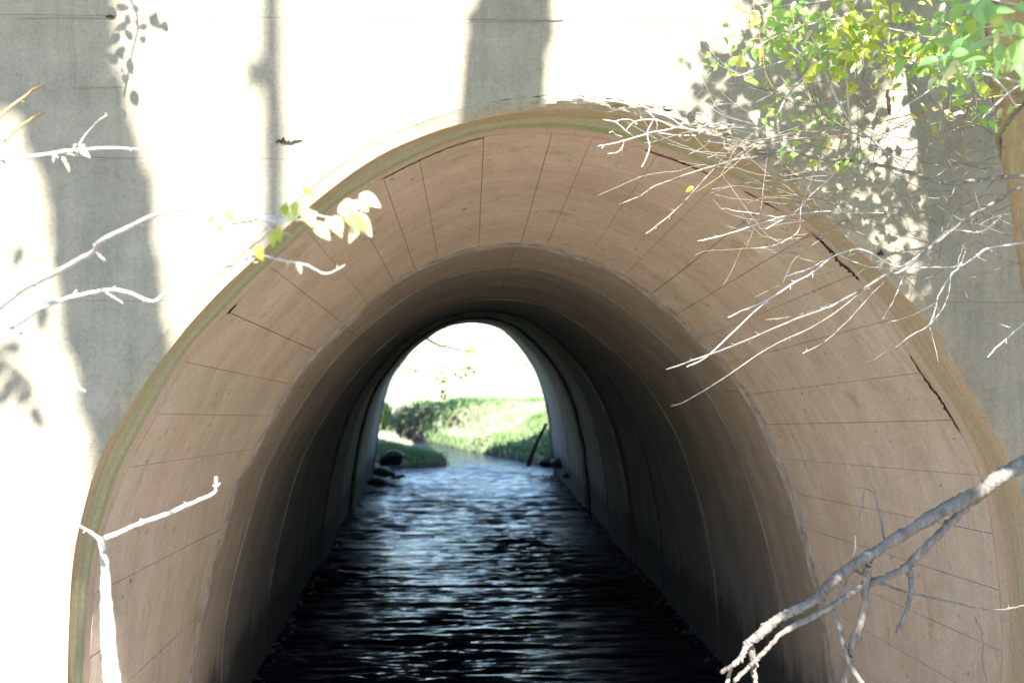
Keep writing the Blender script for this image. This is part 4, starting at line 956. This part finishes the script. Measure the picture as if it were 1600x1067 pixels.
# overhanging tree beyond the exit
random.seed(31)
ft = empty('overhanging_tree', (-4.6, 23.5, .6), 'tree beyond the exit whose leafy branch droops into the bright opening', 'tree')
mb = MB(); tr = cat_rom([(-4.6, 23.5, .2), (-4.4, 23.5, 2.0), (-4.0, 23.3, 3.6), (-3.2, 23.2, 5.0)], 5); mb.tube(tr, [.28 - .01 * i for i in range(len(tr))], 10, wob=.3); mb.build('trunk', DKBARK, ft)
DF = 27.2
for pts_, r0, r1 in (([(540, 470), (610, 500), (672, 532), (690, 541), (698, 541), (712, 546), (728, 548), (742, 546)], 3.5, 1.8), ([(697, 541), (696, 525), (695, 510), (690, 480)], 1.6, 1.3), ([(690, 541), (682, 545), (676, 542)], 1.6, 1.0),
                     ([(735, 546), (737, 552), (735, 560)], 1.2, .8), ([(590, 560), (628, 574), (640, 577), (652, 577)], 1.3, .7), ([(800, 500), (790, 525), (780, 540)], 1.6, .8)):
    mb = MB(); branch_line(mb, pts_, DF, r0, r1, 6, 2, kink=.4); mb.build('limb', DKBARK, ft)
c0 = P(540, 470, DF); mb = MB(); mb.tube(cat_rom([tr[-4], (tr[-4] + c0) / 2 + Vector((0, 0, .4)), c0], 4), .07, 7); mb.build('limb', DKBARK, ft)
lf = MB()
for cx, cy, rx, ry, n in ((735, 548, 12, 6, 16), (690, 592, 8, 14, 14), (700, 590, 10, 10, 8), (727, 580, 10, 14, 16), (732, 575, 10, 8, 8), (697, 560, 8, 14, 6), (754, 562, 5, 4, 4), (776, 524, 10, 6, 12), (795, 540, 8, 14, 14), (690, 618, 6, 8, 6), (650, 578, 10, 4, 4), (738, 515, 6, 4, 3), (820, 560, 6, 12, 8), (700, 530, 40, 14, 10), (602, 655, 5, 18, 24)):
    for _ in range(n): leaf_into(lf, P(random.gauss(cx, rx * .5), random.gauss(cy, ry * .5), DF + U(-.5, .5) if cx != 602 else 25.4), U(.07, .12), None)
tag(lf.build('foliage', LY, ft), kind='stuff')
cf = MB()  # unseen crown added above the opening to shade the cut bank
for _ in range(2600):
    q = Vector((random.gauss(-1.0, 1.0), random.gauss(25.9, .5), 4.7 + random.gauss(0, .45)))
    if q.z > 2.17 + 75 / 2000 * (q.y + D0): leaf_into(cf, q, U(.09, .15), None)
tag(cf.build('crown', LD, ft), kind='stuff')
# trees that shade strips of the meadow, off to the side
def meadow_tree(x, y, h, label, seed):
    p = [Vector((x, y, ground_z(x, y) - .1)), Vector((x + .1, y, h * .3)), Vector((x, y + .1, h * .6)), Vector((x, y, h * .75))]
    tree(label, p[0], p, lambda t: .22 - .12 * t, (Vector((x, y, h * .78)), Vector((2.6, 2.6, 2.0))), seed, n=1500)
meadow_tree(-7.5, 37, 6.5, 'round green tree left of the stream beyond the exit', 41)
meadow_tree(8.5, 36, 7.0, 'round green tree right of the stream beyond the exit', 42)

def shade_tree(tx, cx, y, label, seed):
    p = [Vector((tx, y, .7)), Vector((tx, y, 2.6)), Vector((tx * .8 + cx * .2, y, 4.2)), Vector((tx * .4 + cx * .6, y, 5.2))]
    tree(label, p[0], p, lambda t: .2 - .1 * t, (Vector((cx, y, 5.9)), Vector((1.3, 1.6, .7))), seed, n=1500)
shade_tree(-6.0, -1.4, 37.5, 'spreading tree left of the meadow shading a strip of the grass', 43)
shade_tree(7.0, 3.3, 38.0, 'spreading tree right of the meadow shading a strip of the grass', 44)
